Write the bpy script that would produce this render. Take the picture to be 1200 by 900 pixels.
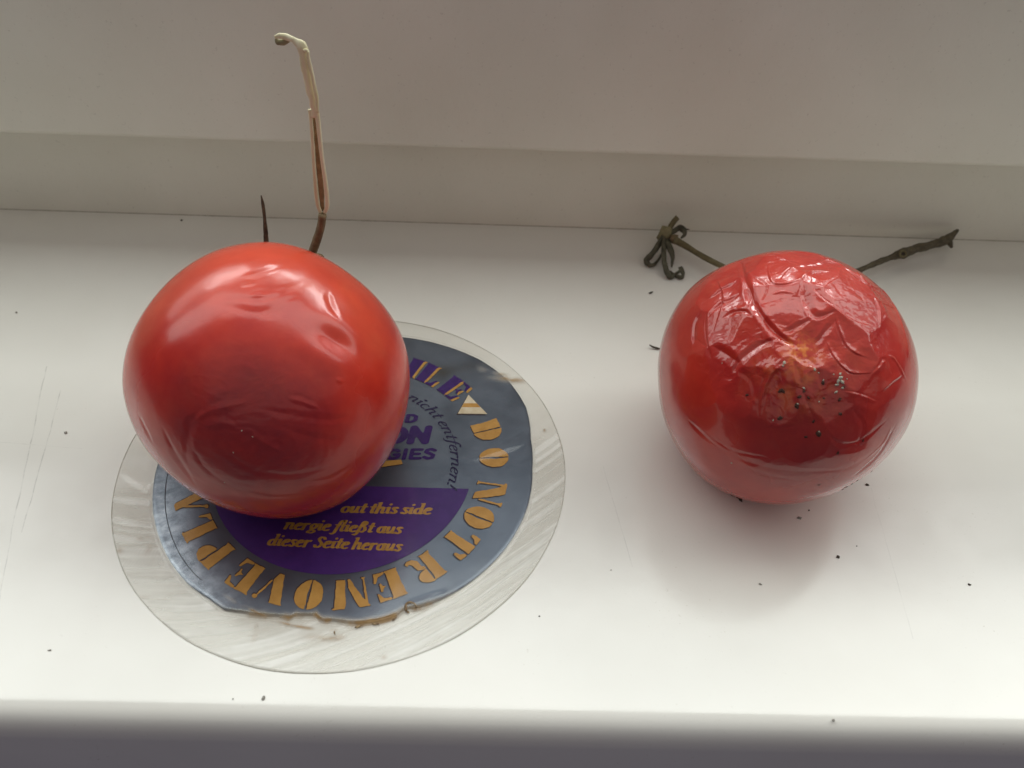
import bpy, bmesh, math, random
import numpy as np
from mathutils import Matrix, Vector

for o in list(bpy.data.objects):
    bpy.data.objects.remove(o, do_unlink=True)
SC = bpy.context.scene
COL = SC.collection
random.seed(7)
RNG = np.random.default_rng(11)

# ------------------------------------------------------------------ camera
F_PX = 1005.0                      # focal length for a 1200 px wide frame
CAM_C = np.array([0.0, 0.0, 0.1836])
PITCH, YAW, ROLL = math.radians(45.392), math.radians(-1.776), math.radians(2.855)


def cam_axes():
    cp, sp = math.cos(PITCH), math.sin(PITCH)
    f = np.array([0, cp, -sp]); u = np.array([0, sp, cp]); r = np.array([1.0, 0, 0])
    c, s = math.cos(YAW), math.sin(YAW)
    rz = np.array([[c, -s, 0], [s, c, 0], [0, 0, 1.0]])
    f, u, r = rz @ f, rz @ u, rz @ r
    c, s = math.cos(ROLL), math.sin(ROLL)
    return c * r + s * u, -s * r + c * u, f


CR, CU, CF = cam_axes()
cam = bpy.data.cameras.new('camera')
cam_o = bpy.data.objects.new('camera', cam)
COL.objects.link(cam_o)
m = Matrix.Identity(4)
for i in range(3):
    m[i][0] = CR[i]; m[i][1] = CU[i]; m[i][2] = -CF[i]; m[i][3] = CAM_C[i]
cam_o.matrix_world = m
cam.sensor_width = 36.0
cam.lens = 36.0 * F_PX / 1200.0
cam.clip_start = 0.005
cam.clip_end = 50
cam.dof.use_dof = True
cam.dof.focus_distance = 0.225
cam.dof.aperture_fstop = 22
SC.camera = cam_o

# ------------------------------------------------------------------ light
world = bpy.data.worlds.new('World')
SC.world = world
world.use_nodes = True
bg = world.node_tree.nodes['Background']
bg.inputs[0].default_value = (0.60, 0.54, 1.0, 1)     # dim room behind the photographer
bg.inputs[1].default_value = 0.06


def area(name, elev, dist, sx, sy, power, color, target=(0, 0.14, 0), azim=0.0):
    l = bpy.data.lights.new(name, 'AREA')
    l.shape = 'RECTANGLE'; l.size = sx; l.size_y = sy
    l.energy = power; l.color = color
    o = bpy.data.objects.new(name, l)
    e, a = math.radians(elev), math.radians(azim)
    d = Vector((math.cos(e) * math.sin(a), math.cos(e) * math.cos(a), math.sin(e)))
    o.location = Vector(target) + d * dist
    o.rotation_euler = d.to_track_quat('Z', 'Y').to_euler()
    COL.objects.link(o)
    return o


# daylight through the window: bright sky in the upper pane, dimmer view below,
# then three added lamps, only to make bright highlight cores on the tomatoes
area('window_daylight', 71.5, 1.2, 5.0, 0.53, 23.5, (0.95, 1.0, 0.95))
area('window_lower_panes', 33.0, 1.2, 4.0, 0.70, 15.5, (0.96, 1.0, 0.96))
for az, wd, pw in ((-36, 0.50, 1.3), (2, 0.40, 2.0), (34, 0.46, 2.6)):
    area('added_highlight_lamp', 36.0, 1.2, wd, 0.12, pw, (1.0, 1.0, 0.98), azim=az)
# pale walls and ceiling of the room behind the photographer
area('room_bounce', 122.0, 2.2, 6.0, 3.6, 24.0, (1.0, 0.955, 0.82), azim=-28)

SC.view_settings.view_transform = 'Standard'
SC.view_settings.look = 'None'
SC.view_settings.exposure = 0.17
SC.view_settings.gamma = 1.0
SC.view_settings.use_curve_mapping = False
SC.render.engine = 'CYCLES'
SC.cycles.use_denoising = True
SC.cycles.max_bounces = 10
SC.cycles.transparent_max_bounces = 12
SC.cycles.caustics_reflective = False
SC.cycles.caustics_refractive = False


# ------------------------------------------------------------------ helpers
def ray(px):
    px = np.atleast_2d(np.asarray(px, float))
    d = CF + ((px[:, :1] - 600) / F_PX) * CR + ((450 - px[:, 1:2]) / F_PX) * CU
    return d / np.linalg.norm(d, axis=1, keepdims=True)


def at_z(px, z=0.0):
    d = ray(px); return CAM_C + d * ((z - CAM_C[2]) / d[:, 2])[:, None]


def at_y(px, y):
    d = ray(px); return CAM_C + d * ((y - CAM_C[1]) / d[:, 1])[:, None]


def link(name, verts, faces, mats, parent=None, smooth=True, mat_idx=None):
    me = bpy.data.meshes.new(name)
    me.from_pydata([tuple(map(float, v)) for v in verts], [], faces)
    for mt in (mats if isinstance(mats, (list, tuple)) else [mats]):
        me.materials.append(mt)
    if mat_idx is not None:
        me.polygons.foreach_set('material_index', np.asarray(mat_idx, np.int32))
    if smooth:
        me.polygons.foreach_set('use_smooth', np.ones(len(me.polygons), bool))
    me.update()
    o = bpy.data.objects.new(name, me)
    COL.objects.link(o)
    if parent is not None:
        o.parent = parent
        o.matrix_parent_inverse = parent.matrix_world.inverted()
    return o


def grid_mesh(name, V, nu, nv, mat, parent=None, wrap_u=True, cap=None):
    """V: (nv*nu,3) rows of rings; quads built with numpy."""
    iu = np.arange(nu if wrap_u else nu - 1)
    iv = np.arange(nv - 1)
    a, b = np.meshgrid(iv, iu, indexing='ij')
    a = a.ravel(); b = b.ravel(); b2 = (b + 1) % nu
    q = np.stack([a * nu + b, (a + 1) * nu + b, (a + 1) * nu + b2, a * nu + b2], 1).astype(np.int32)
    me = bpy.data.meshes.new(name)
    me.vertices.add(len(V)); me.vertices.foreach_set('co', np.ascontiguousarray(V, np.float32).ravel())
    me.loops.add(q.size); me.loops.foreach_set('vertex_index', q.ravel())
    me.polygons.add(len(q)); me.polygons.foreach_set('loop_start', np.arange(0, q.size, 4, dtype=np.int32))
    me.polygons.foreach_set('use_smooth', np.ones(len(q), bool))
    me.materials.append(mat)
    me.update(calc_edges=True); me.validate()
    o = bpy.data.objects.new(name, me); COL.objects.link(o)
    if parent is not None:
        o.parent = parent; o.matrix_parent_inverse = parent.matrix_world.inverted()
    return o


def set_attr(o, name, vals):
    at = o.data.attributes.new(name, 'FLOAT', 'POINT')
    at.data.foreach_set('value', np.ascontiguousarray(vals, np.float32))


def empty(name, loc, label, cat, group=None):
    o = bpy.data.objects.new(name, None)
    o.empty_display_size = 0.01
    o.location = loc; COL.objects.link(o)
    bpy.context.view_layer.update()
    o['label'] = label; o['category'] = cat
    if group: o['group'] = group
    return o


def tag(o, label, cat, group=None):
    o['label'] = label; o['category'] = cat
    if group: o['group'] = group
    return o


def hash_noise(seed, n=256):
    return np.random.default_rng(seed).random((n,))


def vnoise(P, freq, seed=0, octaves=1):
    """value noise on 3-D points, range about -1..1"""
    out = np.zeros(len(P)); amp = 1.0; tot = 0
    for oc in range(octaves):
        T = hash_noise(seed + 17 * oc, 4096)
        Q = P * freq * (2 ** oc) + 37.7
        I = np.floor(Q).astype(np.int64); Fr = Q - I
        Fr = Fr * Fr * Fr * (Fr * (Fr * 6 - 15) + 10)
        s = 0
        for dx in (0, 1):
            for dy in (0, 1):
                for dz in (0, 1):
                    h = ((I[:, 0] + dx) * 73856093 ^ (I[:, 1] + dy) * 19349663 ^ (I[:, 2] + dz) * 83492791) & 4095
                    w = (Fr[:, 0] if dx else 1 - Fr[:, 0]) * (Fr[:, 1] if dy else 1 - Fr[:, 1]) * (Fr[:, 2] if dz else 1 - Fr[:, 2])
                    s = s + T[h] * w
        out += amp * (s * 2 - 1); tot += amp; amp *= 0.5
    return out / tot


def sstep(a, b, x):
    t = np.clip((x - a) / (b - a), 0, 1); return t * t * (3 - 2 * t)


# ------------------------------------------------------------------ materials
def new_mat(name):
    mt = bpy.data.materials.new(name); mt.use_nodes = True
    nt = mt.node_tree
    return mt, nt, nt.nodes['Principled BSDF'], nt.nodes['Material Output']


def N(nt, t, **kw):
    n = nt.nodes.new(t)
    for k, v in kw.items(): setattr(n, k, v)
    return n


def noise_node(nt, scale, detail=3, rough=0.55, coord='Object', stretch=None):
    tc = N(nt, 'ShaderNodeTexCoord')
    nz = N(nt, 'ShaderNodeTexNoise'); nz.inputs['Scale'].default_value = scale
    nz.inputs['Detail'].default_value = detail; nz.inputs['Roughness'].default_value = rough
    if stretch:
        mp = N(nt, 'ShaderNodeMapping'); mp.inputs['Scale'].default_value = stretch
        nt.links.new(tc.outputs[coord], mp.inputs[0]); nt.links.new(mp.outputs[0], nz.inputs['Vector'])
    else:
        nt.links.new(tc.outputs[coord], nz.inputs['Vector'])
    return nz.outputs['Fac']


def math_n(nt, op, a, b=None, clamp=False):
    n = N(nt, 'ShaderNodeMath', operation=op); n.use_clamp = clamp
    for i, v in enumerate((a, b)):
        if v is None: continue
        if isinstance(v, (int, float)): n.inputs[i].default_value = v
        else: nt.links.new(v, n.inputs[i])
    return n.outputs[0]


def ramp(nt, fac, stops):
    r = N(nt, 'ShaderNodeValToRGB')
    e = r.color_ramp.elements
    while len(e) < len(stops): e.new(0.5)
    for el, (p, c) in zip(e, stops):
        el.position = p; el.color = c if len(c) == 4 else (*c, 1)
    nt.links.new(fac, r.inputs[0])
    return r.outputs[0]


def mix_c(nt, fac, a, b):
    n = N(nt, 'ShaderNodeMix', data_type='RGBA')
    if isinstance(fac, (int, float)): n.inputs[0].default_value = fac
    else: nt.links.new(fac, n.inputs[0])
    for i, v in ((6, a), (7, b)):
        if isinstance(v, tuple): n.inputs[i].default_value = (*v, 1) if len(v) == 3 else v
        else: nt.links.new(v, n.inputs[i])
    return n.outputs[2]


def bump(nt, height, strength, dist):
    b = N(nt, 'ShaderNodeBump'); b.inputs['Strength'].default_value = strength
    b.inputs['Distance'].default_value = dist
    nt.links.new(height, b.inputs['Height'])
    return b.outputs[0]


def attr(nt, name):
    a = N(nt, 'ShaderNodeAttribute'); a.attribute_name = name
    return a.outputs['Fac']


def line_mask(nt, p0, p1, width, wob):
    """1 on a thin scratch between two points of the sill (object xy)"""
    tc = N(nt, 'ShaderNodeTexCoord')
    sx = N(nt, 'ShaderNodeSeparateXYZ'); nt.links.new(tc.outputs['Object'], sx.inputs[0])
    d = np.array(p1) - np.array(p0); L = np.linalg.norm(d); d = d / L
    x = math_n(nt, 'SUBTRACT', sx.outputs[0], float(p0[0])); y = math_n(nt, 'SUBTRACT', sx.outputs[1], float(p0[1]))
    t = math_n(nt, 'ADD', math_n(nt, 'MULTIPLY', x, float(d[0])), math_n(nt, 'MULTIPLY', y, float(d[1])))
    s = math_n(nt, 'ADD', math_n(nt, 'MULTIPLY', x, float(-d[1])), math_n(nt, 'MULTIPLY', y, float(d[0])))
    s = math_n(nt, 'ADD', s, math_n(nt, 'MULTIPLY', math_n(nt, 'SUBTRACT', wob, 0.5), 0.0012))
    s = math_n(nt, 'ABSOLUTE', s)
    core = math_n(nt, 'SUBTRACT', 1.0, math_n(nt, 'DIVIDE', s, width), clamp=True)
    a = math_n(nt, 'GREATER_THAN', t, 0.0); b = math_n(nt, 'LESS_THAN', t, float(L))
    return math_n(nt, 'MULTIPLY', core, math_n(nt, 'MULTIPLY', a, b))


# painted sill
SILL, nt, bs, out = new_mat('white_sill_paint')
big = noise_node(nt, 14, 4); fine = noise_node(nt, 420, 3, 0.6); speck = noise_node(nt, 900, 2, 0.7)
c = ramp(nt, big, [(0.3, (0.735, 0.715, 0.665)), (0.7, (0.80, 0.785, 0.74))])
dirt = ramp(nt, speck, [(0.66, (0, 0, 0)), (0.78, (1, 1, 1))])
patch = ramp(nt, noise_node(nt, 30, 3), [(0.45, (0, 0, 0)), (0.7, (1, 1, 1))])
dirt = math_n(nt, 'MULTIPLY', math_n(nt, 'MULTIPLY', dirt, patch), 0.55)
c = mix_c(nt, dirt, c, (0.42, 0.38, 0.30))
wob = noise_node(nt, 60, 2)
brk = ramp(nt, noise_node(nt, 220, 3, 0.7), [(0.42, (0, 0, 0)), (0.62, (1, 1, 1))])
scr = None
for p0, p1, w, k in (((-0.1335, 0.183), (-0.1207, 0.128), 0.00026, 0.5), ((-0.1207, 0.128), (-0.113, 0.098), 0.00022, 0.35),
                     ((-0.1257, 0.1735), (-0.1172, 0.124), 0.00024, 0.5), ((-0.14, 0.1535), (-0.112, 0.1515), 0.0002, 0.22),
                     ((0.031, 0.150), (0.036, 0.118), 0.0002, 0.25), ((0.104, 0.145), (0.101, 0.100), 0.0002, 0.18)):
    mk = math_n(nt, 'MULTIPLY', line_mask(nt, p0, p1, w, wob), k)
    scr = mk if scr is None else math_n(nt, 'MAXIMUM', scr, mk)
scr = math_n(nt, 'MULTIPLY', scr, math_n(nt, 'ADD', math_n(nt, 'MULTIPLY', brk, 0.75), 0.25))
c = mix_c(nt, scr, c, (0.27, 0.26, 0.24))
nt.links.new(c, bs.inputs['Base Color'])
nt.links.new(ramp(nt, noise_node(nt, 45, 6, 0.7), [(0.3, (0.13,) * 3), (0.7, (0.26,) * 3)]), bs.inputs['Roughness'])
bs.inputs['Specular IOR Level'].default_value = 0.95
hgt = math_n(nt, 'ADD', math_n(nt, 'MULTIPLY', noise_node(nt, 90, 3), 0.7), math_n(nt, 'MULTIPLY', fine, 0.3))
nt.links.new(bump(nt, hgt, 0.10, 0.0006), bs.inputs['Normal'])

FRAME, nt, bs, out = new_mat('white_frame_paint')
c = ramp(nt, noise_node(nt, 22, 4), [(0.3, (0.77, 0.755, 0.645)), (0.7, (0.83, 0.815, 0.71))])
dirt = math_n(nt, 'MULTIPLY', ramp(nt, noise_node(nt, 800, 2, 0.7), [(0.66, (0, 0, 0)), (0.78, (1, 1, 1))]), 0.28)
c = mix_c(nt, dirt, c, (0.34, 0.31, 0.25))
nt.links.new(c, bs.inputs['Base Color'])
bs.inputs['Roughness'].default_value = 0.45
nt.links.new(bump(nt, noise_node(nt, 320, 3, 0.6), 0.18, 0.0005), bs.inputs['Normal'])

SEAM, nt, bs, out = new_mat('dirty_sealant')
nt.links.new(ramp(nt, noise_node(nt, 160, 4, 0.7), [(0.35, (0.40, 0.37, 0.30)), (0.7, (0.62, 0.59, 0.51))]), bs.inputs['Base Color'])
bs.inputs['Roughness'].default_value = 0.8


def tomato_mat(name, rough, coat, coat_r, deep, mid, bruise, orange, bump_s):
    mt, nt, bs, out = new_mat(name)
    c = ramp(nt, noise_node(nt, 55, 5, 0.62), [(0.36, deep), (0.64, mid)])
    fleck = ramp(nt, noise_node(nt, 700, 2, 0.6), [(0.66, (0, 0, 0)), (0.76, (1, 1, 1))])
    c = mix_c(nt, math_n(nt, 'MULTIPLY', fleck, 0.10), c, (0.62, 0.12, 0.05))
    blot = ramp(nt, noise_node(nt, 150, 5, 0.7), [(0.50, (0, 0, 0)), (0.74, (1, 1, 1))])
    c = mix_c(nt, math_n(nt, 'MULTIPLY', blot, 0.26), c, (0.52, 0.075, 0.03))
    br = math_n(nt, 'MULTIPLY', attr(nt, 'bruise'), math_n(nt, 'ADD', math_n(nt, 'MULTIPLY', noise_node(nt, 190, 4, 0.7), 0.7), 0.35), clamp=True)  # bruise and mould-halo colour, also painting shade into the lower front
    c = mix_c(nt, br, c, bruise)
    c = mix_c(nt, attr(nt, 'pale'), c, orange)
    nt.links.new(c, bs.inputs['Base Color'])
    nt.links.new(math_n(nt, 'ADD', math_n(nt, 'MULTIPLY', br, 0.30), rough), bs.inputs['Roughness'])
    bs.inputs['IOR'].default_value = 1.40
    bs.inputs['Coat Weight'].default_value = coat
    bs.inputs['Coat Roughness'].default_value = coat_r
    bs.inputs['Subsurface Weight'].default_value = 0.16
    bs.inputs['Subsurface Radius'].default_value = (0.0055, 0.0014, 0.0007)
    bs.inputs['Subsurface Scale'].default_value = 1.0
    h = math_n(nt, 'ADD', math_n(nt, 'MULTIPLY', noise_node(nt, 160, 3, 0.6), 0.8), math_n(nt, 'MULTIPLY', noise_node(nt, 900, 2), 0.10))
    nt.links.new(bump(nt, h, bump_s, 0.0006), bs.inputs['Normal'])
    return mt


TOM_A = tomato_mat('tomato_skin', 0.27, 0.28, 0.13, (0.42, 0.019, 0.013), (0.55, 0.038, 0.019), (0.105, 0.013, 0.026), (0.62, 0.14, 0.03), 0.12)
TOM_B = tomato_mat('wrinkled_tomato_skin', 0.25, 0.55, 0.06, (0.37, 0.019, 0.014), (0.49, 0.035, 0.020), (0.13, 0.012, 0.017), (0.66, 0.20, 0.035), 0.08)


def simple(name, c0, c1, scale, rough=0.7, bs_strength=0.4, stretch=None, metallic=0.0, spec=0.4, bdist=0.0003):
    mt, nt, bs, out = new_mat(name)
    f = noise_node(nt, scale, 4, 0.65, stretch=stretch)
    nt.links.new(ramp(nt, f, [(0.3, c0), (0.7, c1)]), bs.inputs['Base Color'])
    bs.inputs['Roughness'].default_value = rough; bs.inputs['Metallic'].default_value = metallic
    bs.inputs['Specular IOR Level'].default_value = spec
    if bs_strength:
        nt.links.new(bump(nt, f, bs_strength, bdist), bs.inputs['Normal'])
    return mt


STEM_BROWN = simple('dry_stem_brown', (0.12, 0.085, 0.045), (0.25, 0.185, 0.10), 500)
STEM_DARK = simple('dry_stem_dark_olive', (0.055, 0.045, 0.028), (0.15, 0.125, 0.075), 450)
STEM_GREEN = simple('dry_stem_olive', (0.10, 0.085, 0.04), (0.20, 0.17, 0.085), 450)
CALYX = simple('dry_calyx_core', (0.16, 0.14, 0.07), (0.34, 0.31, 0.17), 600)
SEPAL = simple('dry_sepal', (0.045, 0.042, 0.028), (0.13, 0.125, 0.08), 500)
HUSK, nt, bs, out = new_mat('peeled_stem_husk')
f = noise_node(nt, 420, 4, 0.65, stretch=(1, 1, 0.12))
pale = ramp(nt, f, [(0.3, (0.66, 0.60, 0.34)), (0.7, (0.86, 0.82, 0.60))])
tan = ramp(nt, f, [(0.3, (0.60, 0.56, 0.36)), (0.7, (0.84, 0.80, 0.58))])
nt.links.new(mix_c(nt, attr(nt, 'pale'), tan, pale), bs.inputs['Base Color'])
bs.inputs['Roughness'].default_value = 0.75
nt.links.new(bump(nt, f, 0.5, 0.0003), bs.inputs['Normal'])
HUSK_BACK = simple('husk_inside', (0.20, 0.13, 0.065), (0.36, 0.25, 0.13), 500)
CRUMB = simple('dark_crumb', (0.02, 0.016, 0.012), (0.09, 0.07, 0.05), 2500, 0.9)
CRUMB_GREY = simple('grey_crumb', (0.20, 0.19, 0.165), (0.38, 0.36, 0.32), 2500, 0.9)
MOULD_DARK = simple('dark_mould', (0.022, 0.012, 0.010), (0.13, 0.065, 0.05), 2600, 1.0, spec=0.05)
MOULD_WHITE = simple('white_mould', (0.30, 0.28, 0.22), (0.56, 0.53, 0.44), 2600, 1.0, spec=0.05)

FOIL, nt, bs, out = new_mat('blue_grey_foil')
f1 = noise_node(nt, 70, 4, 0.6); f2 = noise_node(nt, 900, 3, 0.6)
c = ramp(nt, f1, [(0.3, (0.088, 0.106, 0.140)), (0.7, (0.128, 0.150, 0.192))])
c = mix_c(nt, math_n(nt, 'MULTIPLY', attr(nt, 'scuff'), ramp(nt, noise_node(nt, 330, 4, 0.7), [(0.35, (0.1,) * 3), (0.65, (1, 1, 1))])), c, (0.46, 0.50, 0.57))
c = mix_c(nt, attr(nt, 'smudge'), c, (0.065, 0.055, 0.04))
nt.links.new(c, bs.inputs['Base Color'])
bs.inputs['Metallic'].default_value = 0.60
nt.links.new(ramp(nt, f1, [(0.3, (0.30,) * 3), (0.7, (0.40,) * 3)]), bs.inputs['Roughness'])
nt.links.new(bump(nt, math_n(nt, 'ADD', f1, math_n(nt, 'MULTIPLY', f2, 0.12)), 0.22, 0.0006), bs.inputs['Normal'])

PURPLE = simple('purple_print', (0.045, 0.013, 0.125), (0.065, 0.02, 0.17), 240, 0.5, 0.05, spec=0.3)
PURPLE_TXT = simple('purple_ink', (0.026, 0.006, 0.085), (0.042, 0.011, 0.13), 600, 0.6, 0, spec=0.2)
NAVY_TXT = simple('navy_ink', (0.016, 0.012, 0.045), (0.03, 0.024, 0.08), 600, 0.6, 0, spec=0.2)
GOLD = simple('gold_print', (0.40, 0.20, 0.042), (0.52, 0.28, 0.07), 320, 0.5, 0.05, metallic=0.1, spec=0.3)
GOLD_DIM = simple('worn_gold_print', (0.32, 0.155, 0.03), (0.50, 0.27, 0.055), 900, 0.5, 0)
INK = simple('black_print', (0.018, 0.012, 0.02), (0.05, 0.03, 0.03), 600, 0.5, 0)
FOIL_LINE = simple('foil_crease_shade', (0.05, 0.055, 0.07), (0.11, 0.12, 0.15), 700, 0.5, 0)
CREAM = simple('cream_print', (0.52, 0.42, 0.27), (0.68, 0.60, 0.46), 300, 0.5, 0)
RESIDUE = simple('brown_glue_residue', (0.09, 0.05, 0.025), (0.36, 0.25, 0.13), 600, 0.7, 0.6)
EDGE = simple('film_cut_edge', (0.42, 0.40, 0.34), (0.62, 0.60, 0.53), 300, 0.35, 0)

# clear plastic film: see-through, glossy, hazed by old streaky glue
FILM, nt, bs, out = new_mat('clear_film')
nt.nodes.remove(bs)
tr = N(nt, 'ShaderNodeBsdfTransparent'); tr.inputs[0].default_value = (0.98, 0.978, 0.968, 1)
hz = N(nt, 'ShaderNodeBsdfDiffuse')
stc = mix_c(nt, attr(nt, 'stain'), mix_c(nt, attr(nt, 'streak'), (0.60, 0.57, 0.49), (0.96, 0.96, 0.92)), mix_c(nt, noise_node(nt, 500, 3), (0.20, 0.10, 0.03), (0.50, 0.33, 0.15)))
nt.links.new(stc, hz.inputs[0])
gl = N(nt, 'ShaderNodeBsdfGlossy'); gl.inputs['Roughness'].default_value = 0.13
mx1 = N(nt, 'ShaderNodeMixShader'); nt.links.new(attr(nt, 'haze'), mx1.inputs[0])
nt.links.new(tr.outputs[0], mx1.inputs[1]); nt.links.new(hz.outputs[0], mx1.inputs[2])
lw = N(nt, 'ShaderNodeLayerWeight'); lw.inputs[0].default_value = 0.5
fres = math_n(nt, 'ADD', math_n(nt, 'MULTIPLY', math_n(nt, 'POWER', lw.outputs['Facing'], 5.0), 0.96), 0.036)
mx2 = N(nt, 'ShaderNodeMixShader'); nt.links.new(fres, mx2.inputs[0])
nt.links.new(mx1.outputs[0], mx2.inputs[1]); nt.links.new(gl.outputs[0], mx2.inputs[2])
nt.links.new(mx2.outputs[0], out.inputs['Surface'])

# ------------------------------------------------------------------ setting: sill and frame
SEAM_Y = 0.2628


def extrude_profile(name, prof, x0, x1, mat, nx=2, closed=True):
    """prof: list of (y,z); extruded along x"""
    n = len(prof); xs = np.linspace(x0, x1, nx)
    V = [(x, p[0], p[1]) for x in xs for p in prof]
    Fc = []
    for i in range(nx - 1):
        for j in range(n if closed else n - 1):
            k = (j + 1) % n
            Fc.append((i * n + j, i * n + k, (i + 1) * n + k, (i + 1) * n + j))
    if closed:
        Fc.append(tuple(range(n))[::-1]); Fc.append(tuple((nx - 1) * n + j for j in range(n)))
    o = link(name, V, Fc, mat, smooth=False)
    bm = bmesh.new(); bm.from_mesh(o.data); bmesh.ops.recalc_face_normals(bm, faces=bm.faces); bm.to_mesh(o.data); bm.free()
    return o


def arc_pts(cy, cz, r, a0, a1, n):
    return [(cy + r * math.cos(math.radians(a)), cz + r * math.sin(math.radians(a))) for a in np.linspace(a0, a1, n)]


prof = [(0.33, 0.0)] + [(0.0830 - 0.0070 * t, -0.0085 * (1 - math.sqrt(max(0.0, 1 - t ** 3.0)))) for t in np.r_[np.linspace(0, 0.9, 22), 0.93, 0.955, 0.975, 0.99, 0.997, 1.0]] + [(0.076, -0.032), (0.088, -0.036), (0.33, -0.036)]
sill = extrude_profile('window_sill', prof, -0.42, 0.42, SILL)
for p in sill.data.polygons: p.use_smooth = len(p.vertices) == 4 and abs(p.normal.x) < 0.5
sill.data.set_sharp_from_angle(angle=math.radians(40)); sill['kind'] = 'structure'

OV = 0.016                                     # the sash stands this much proud of the rail below it
EDGE_Z = float(at_y([(600, 178)], SEAM_Y - OV)[0, 2])
prof = [(SEAM_Y, 0.0001), (SEAM_Y, EDGE_Z + 0.004), (0.33, EDGE_Z + 0.004), (0.33, 0.0006)]
rail = extrude_profile('window_frame', prof, -0.42, 0.42, FRAME)
rail['kind'] = 'structure'
yf = SEAM_Y - OV; TOPZ = 0.120
prof = (arc_pts(yf + 0.0022, EDGE_Z + 0.0022, 0.0022, 270, 180, 8) + arc_pts(yf + 0.004, TOPZ - 0.004, 0.004, 180, 90, 8)
        + [(0.315, TOPZ - 0.004), (0.315, EDGE_Z)])
sash = extrude_profile('window_sash', prof, -0.42, 0.42, FRAME)
for p in sash.data.polygons: p.use_smooth = abs(p.normal.x) < 0.5
sash.data.set_sharp_from_angle(angle=math.radians(40)); sash['kind'] = 'structure'
# grubby line of sealant where sill and frame meet
nx = 700; xs = np.linspace(-0.42, 0.42, nx)
n1 = vnoise(np.stack([xs, xs * 0, xs * 0], 1), 140, 3, 3); n2 = vnoise(np.stack([xs, xs * 0 + 9, xs * 0], 1), 60, 5, 2)
V = []
for x, a, b in zip(xs, n1, n2):
    w = 0.00018 + 0.00016 * a; hgt = 0.0001 + 0.0001 * b
    V += [(x, SEAM_Y - w, 0.00002), (x, SEAM_Y - w * 0.45, 0.00012), (x, SEAM_Y - 0.0001, 0.00025 + hgt * 0.4), (x, SEAM_Y + 0.0001, 0.0003 + hgt)]
seam = grid_mesh('frame_seam', np.array(V), 4, nx, SEAM, wrap_u=False)
seam['kind'] = 'structure'


# ------------------------------------------------------------------ tomatoes
def silhouette_fit(pts, c, n=5):
    """Fourier terms of the outline about the sphere's centre direction"""
    w = c - CAM_C; D = np.linalg.norm(w); w = w / D
    e1 = CR - (CR @ w) * w; e1 /= np.linalg.norm(e1); e2 = np.cross(e1, w); e2 = -e2 if e2 @ CU < 0 else e2
    d = ray(pts); ang = np.arccos(d @ w); th = np.arctan2(d @ e2, d @ e1)
    R = D * np.sin(ang)
    A = np.stack([np.ones_like(th)] + [f(k * th) for k in range(1, n + 1) for f in (np.cos, np.sin)], 1)
    s = np.linalg.lstsq(A.T @ A + 0.01 * np.eye(A.shape[1]), A.T @ R, rcond=None)[0]
    return dict(c=c, w=w, e1=e1, e2=e2, R=s[0], k=s[1:] / s[0], n=n, creases=[], extra=None, zmin=0.0)


def px_dir(T, px):
    d = ray(px); oc = CAM_C - T['c']; b = d @ oc; q = oc @ oc - T['R'] ** 2
    disc = np.maximum(b * b - q, 0)
    P = CAM_C + d * (-b - np.sqrt(disc))[:, None] - T['c']
    return P / np.linalg.norm(P, axis=1, keepdims=True)


def add_crease(T, px, width, depth, kind='groove', side=1, taper=True):
    px = np.array(px, float)
    # smooth the traced line (Catmull-Rom)
    P = np.vstack([2 * px[0] - px[1], px, 2 * px[-1] - px[-2]]); q = []
    for i in range(1, len(P) - 2):
        for t in np.linspace(0, 1, 6, endpoint=False):
            q.append(0.5 * ((2 * P[i]) + (-P[i - 1] + P[i + 1]) * t + (2 * P[i - 1] - 5 * P[i] + 4 * P[i + 1] - P[i + 2]) * t * t + (-P[i - 1] + 3 * P[i] - 3 * P[i + 1] + P[i + 2]) * t ** 3))
    q.append(P[-2]); q = np.array(q)
    T['creases'].append((px_dir(T, q), width, depth, kind, side, taper))


def crease_disp(T, D):
    out = np.zeros(len(D)); R = T['R']
    for L, w, dep, kind, side, taper in T['creases']:
        reach = w * (7 if kind == 'fold' else 4) / R
        mid = L.mean(0); rad = np.max(np.linalg.norm(L - mid, axis=1)) + reach
        idx = np.where(np.linalg.norm(D - mid, axis=1) < rad)[0]
        if not len(idx): continue
        P = D[idx]; best = np.full(len(P), 9.0); sg = np.ones(len(P)); tt = np.zeros(len(P))
        n = len(L) - 1
        for i in range(n):
            a, b = L[i], L[i + 1]; ab = b - a; l2 = ab @ ab + 1e-12
            t = np.clip(((P - a) @ ab) / l2, 0, 1)
            v = P - a - t[:, None] * ab
            d = np.linalg.norm(v, axis=1)
            mk = d < best
            best[mk] = d[mk]; sg[mk] = np.sign(v[mk] @ np.cross(ab, a)); tt[mk] = (i + t[mk]) / n
        x = best * R / w
        tp = np.clip(4.5 * tt * (1 - tt) + 0.12, 0, 1) if taper else 1.0
        x = x / (np.maximum(0.45 + 0.55 * tp, 0.3) * (0.95 + 0.55 * vnoise(P, 9, int(1e6 * w) % 97, 2)))
        if kind == 'groove':
            f = -np.exp(-x ** 1.5) + 0.16 * np.exp(-((x - 1.7) / 0.6) ** 2)
        elif kind == 'ridge':
            f = np.exp(-np.abs(x) ** 1.5) - 0.25 * np.exp(-((x - 2.2) / 0.9) ** 2)
        else:                       # fold: steep on one side, long slope on the other
            s = sg * side
            f = np.where(s > 0, np.exp(-(x / 3.2) ** 1.3), np.exp(-(x / 0.7) ** 2))
            f = f - 0.22 * np.where(s < 0, np.exp(-((x - 1.9) / 0.8) ** 2), 0)
        out[idx] += dep * f * tp
    return out


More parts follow.
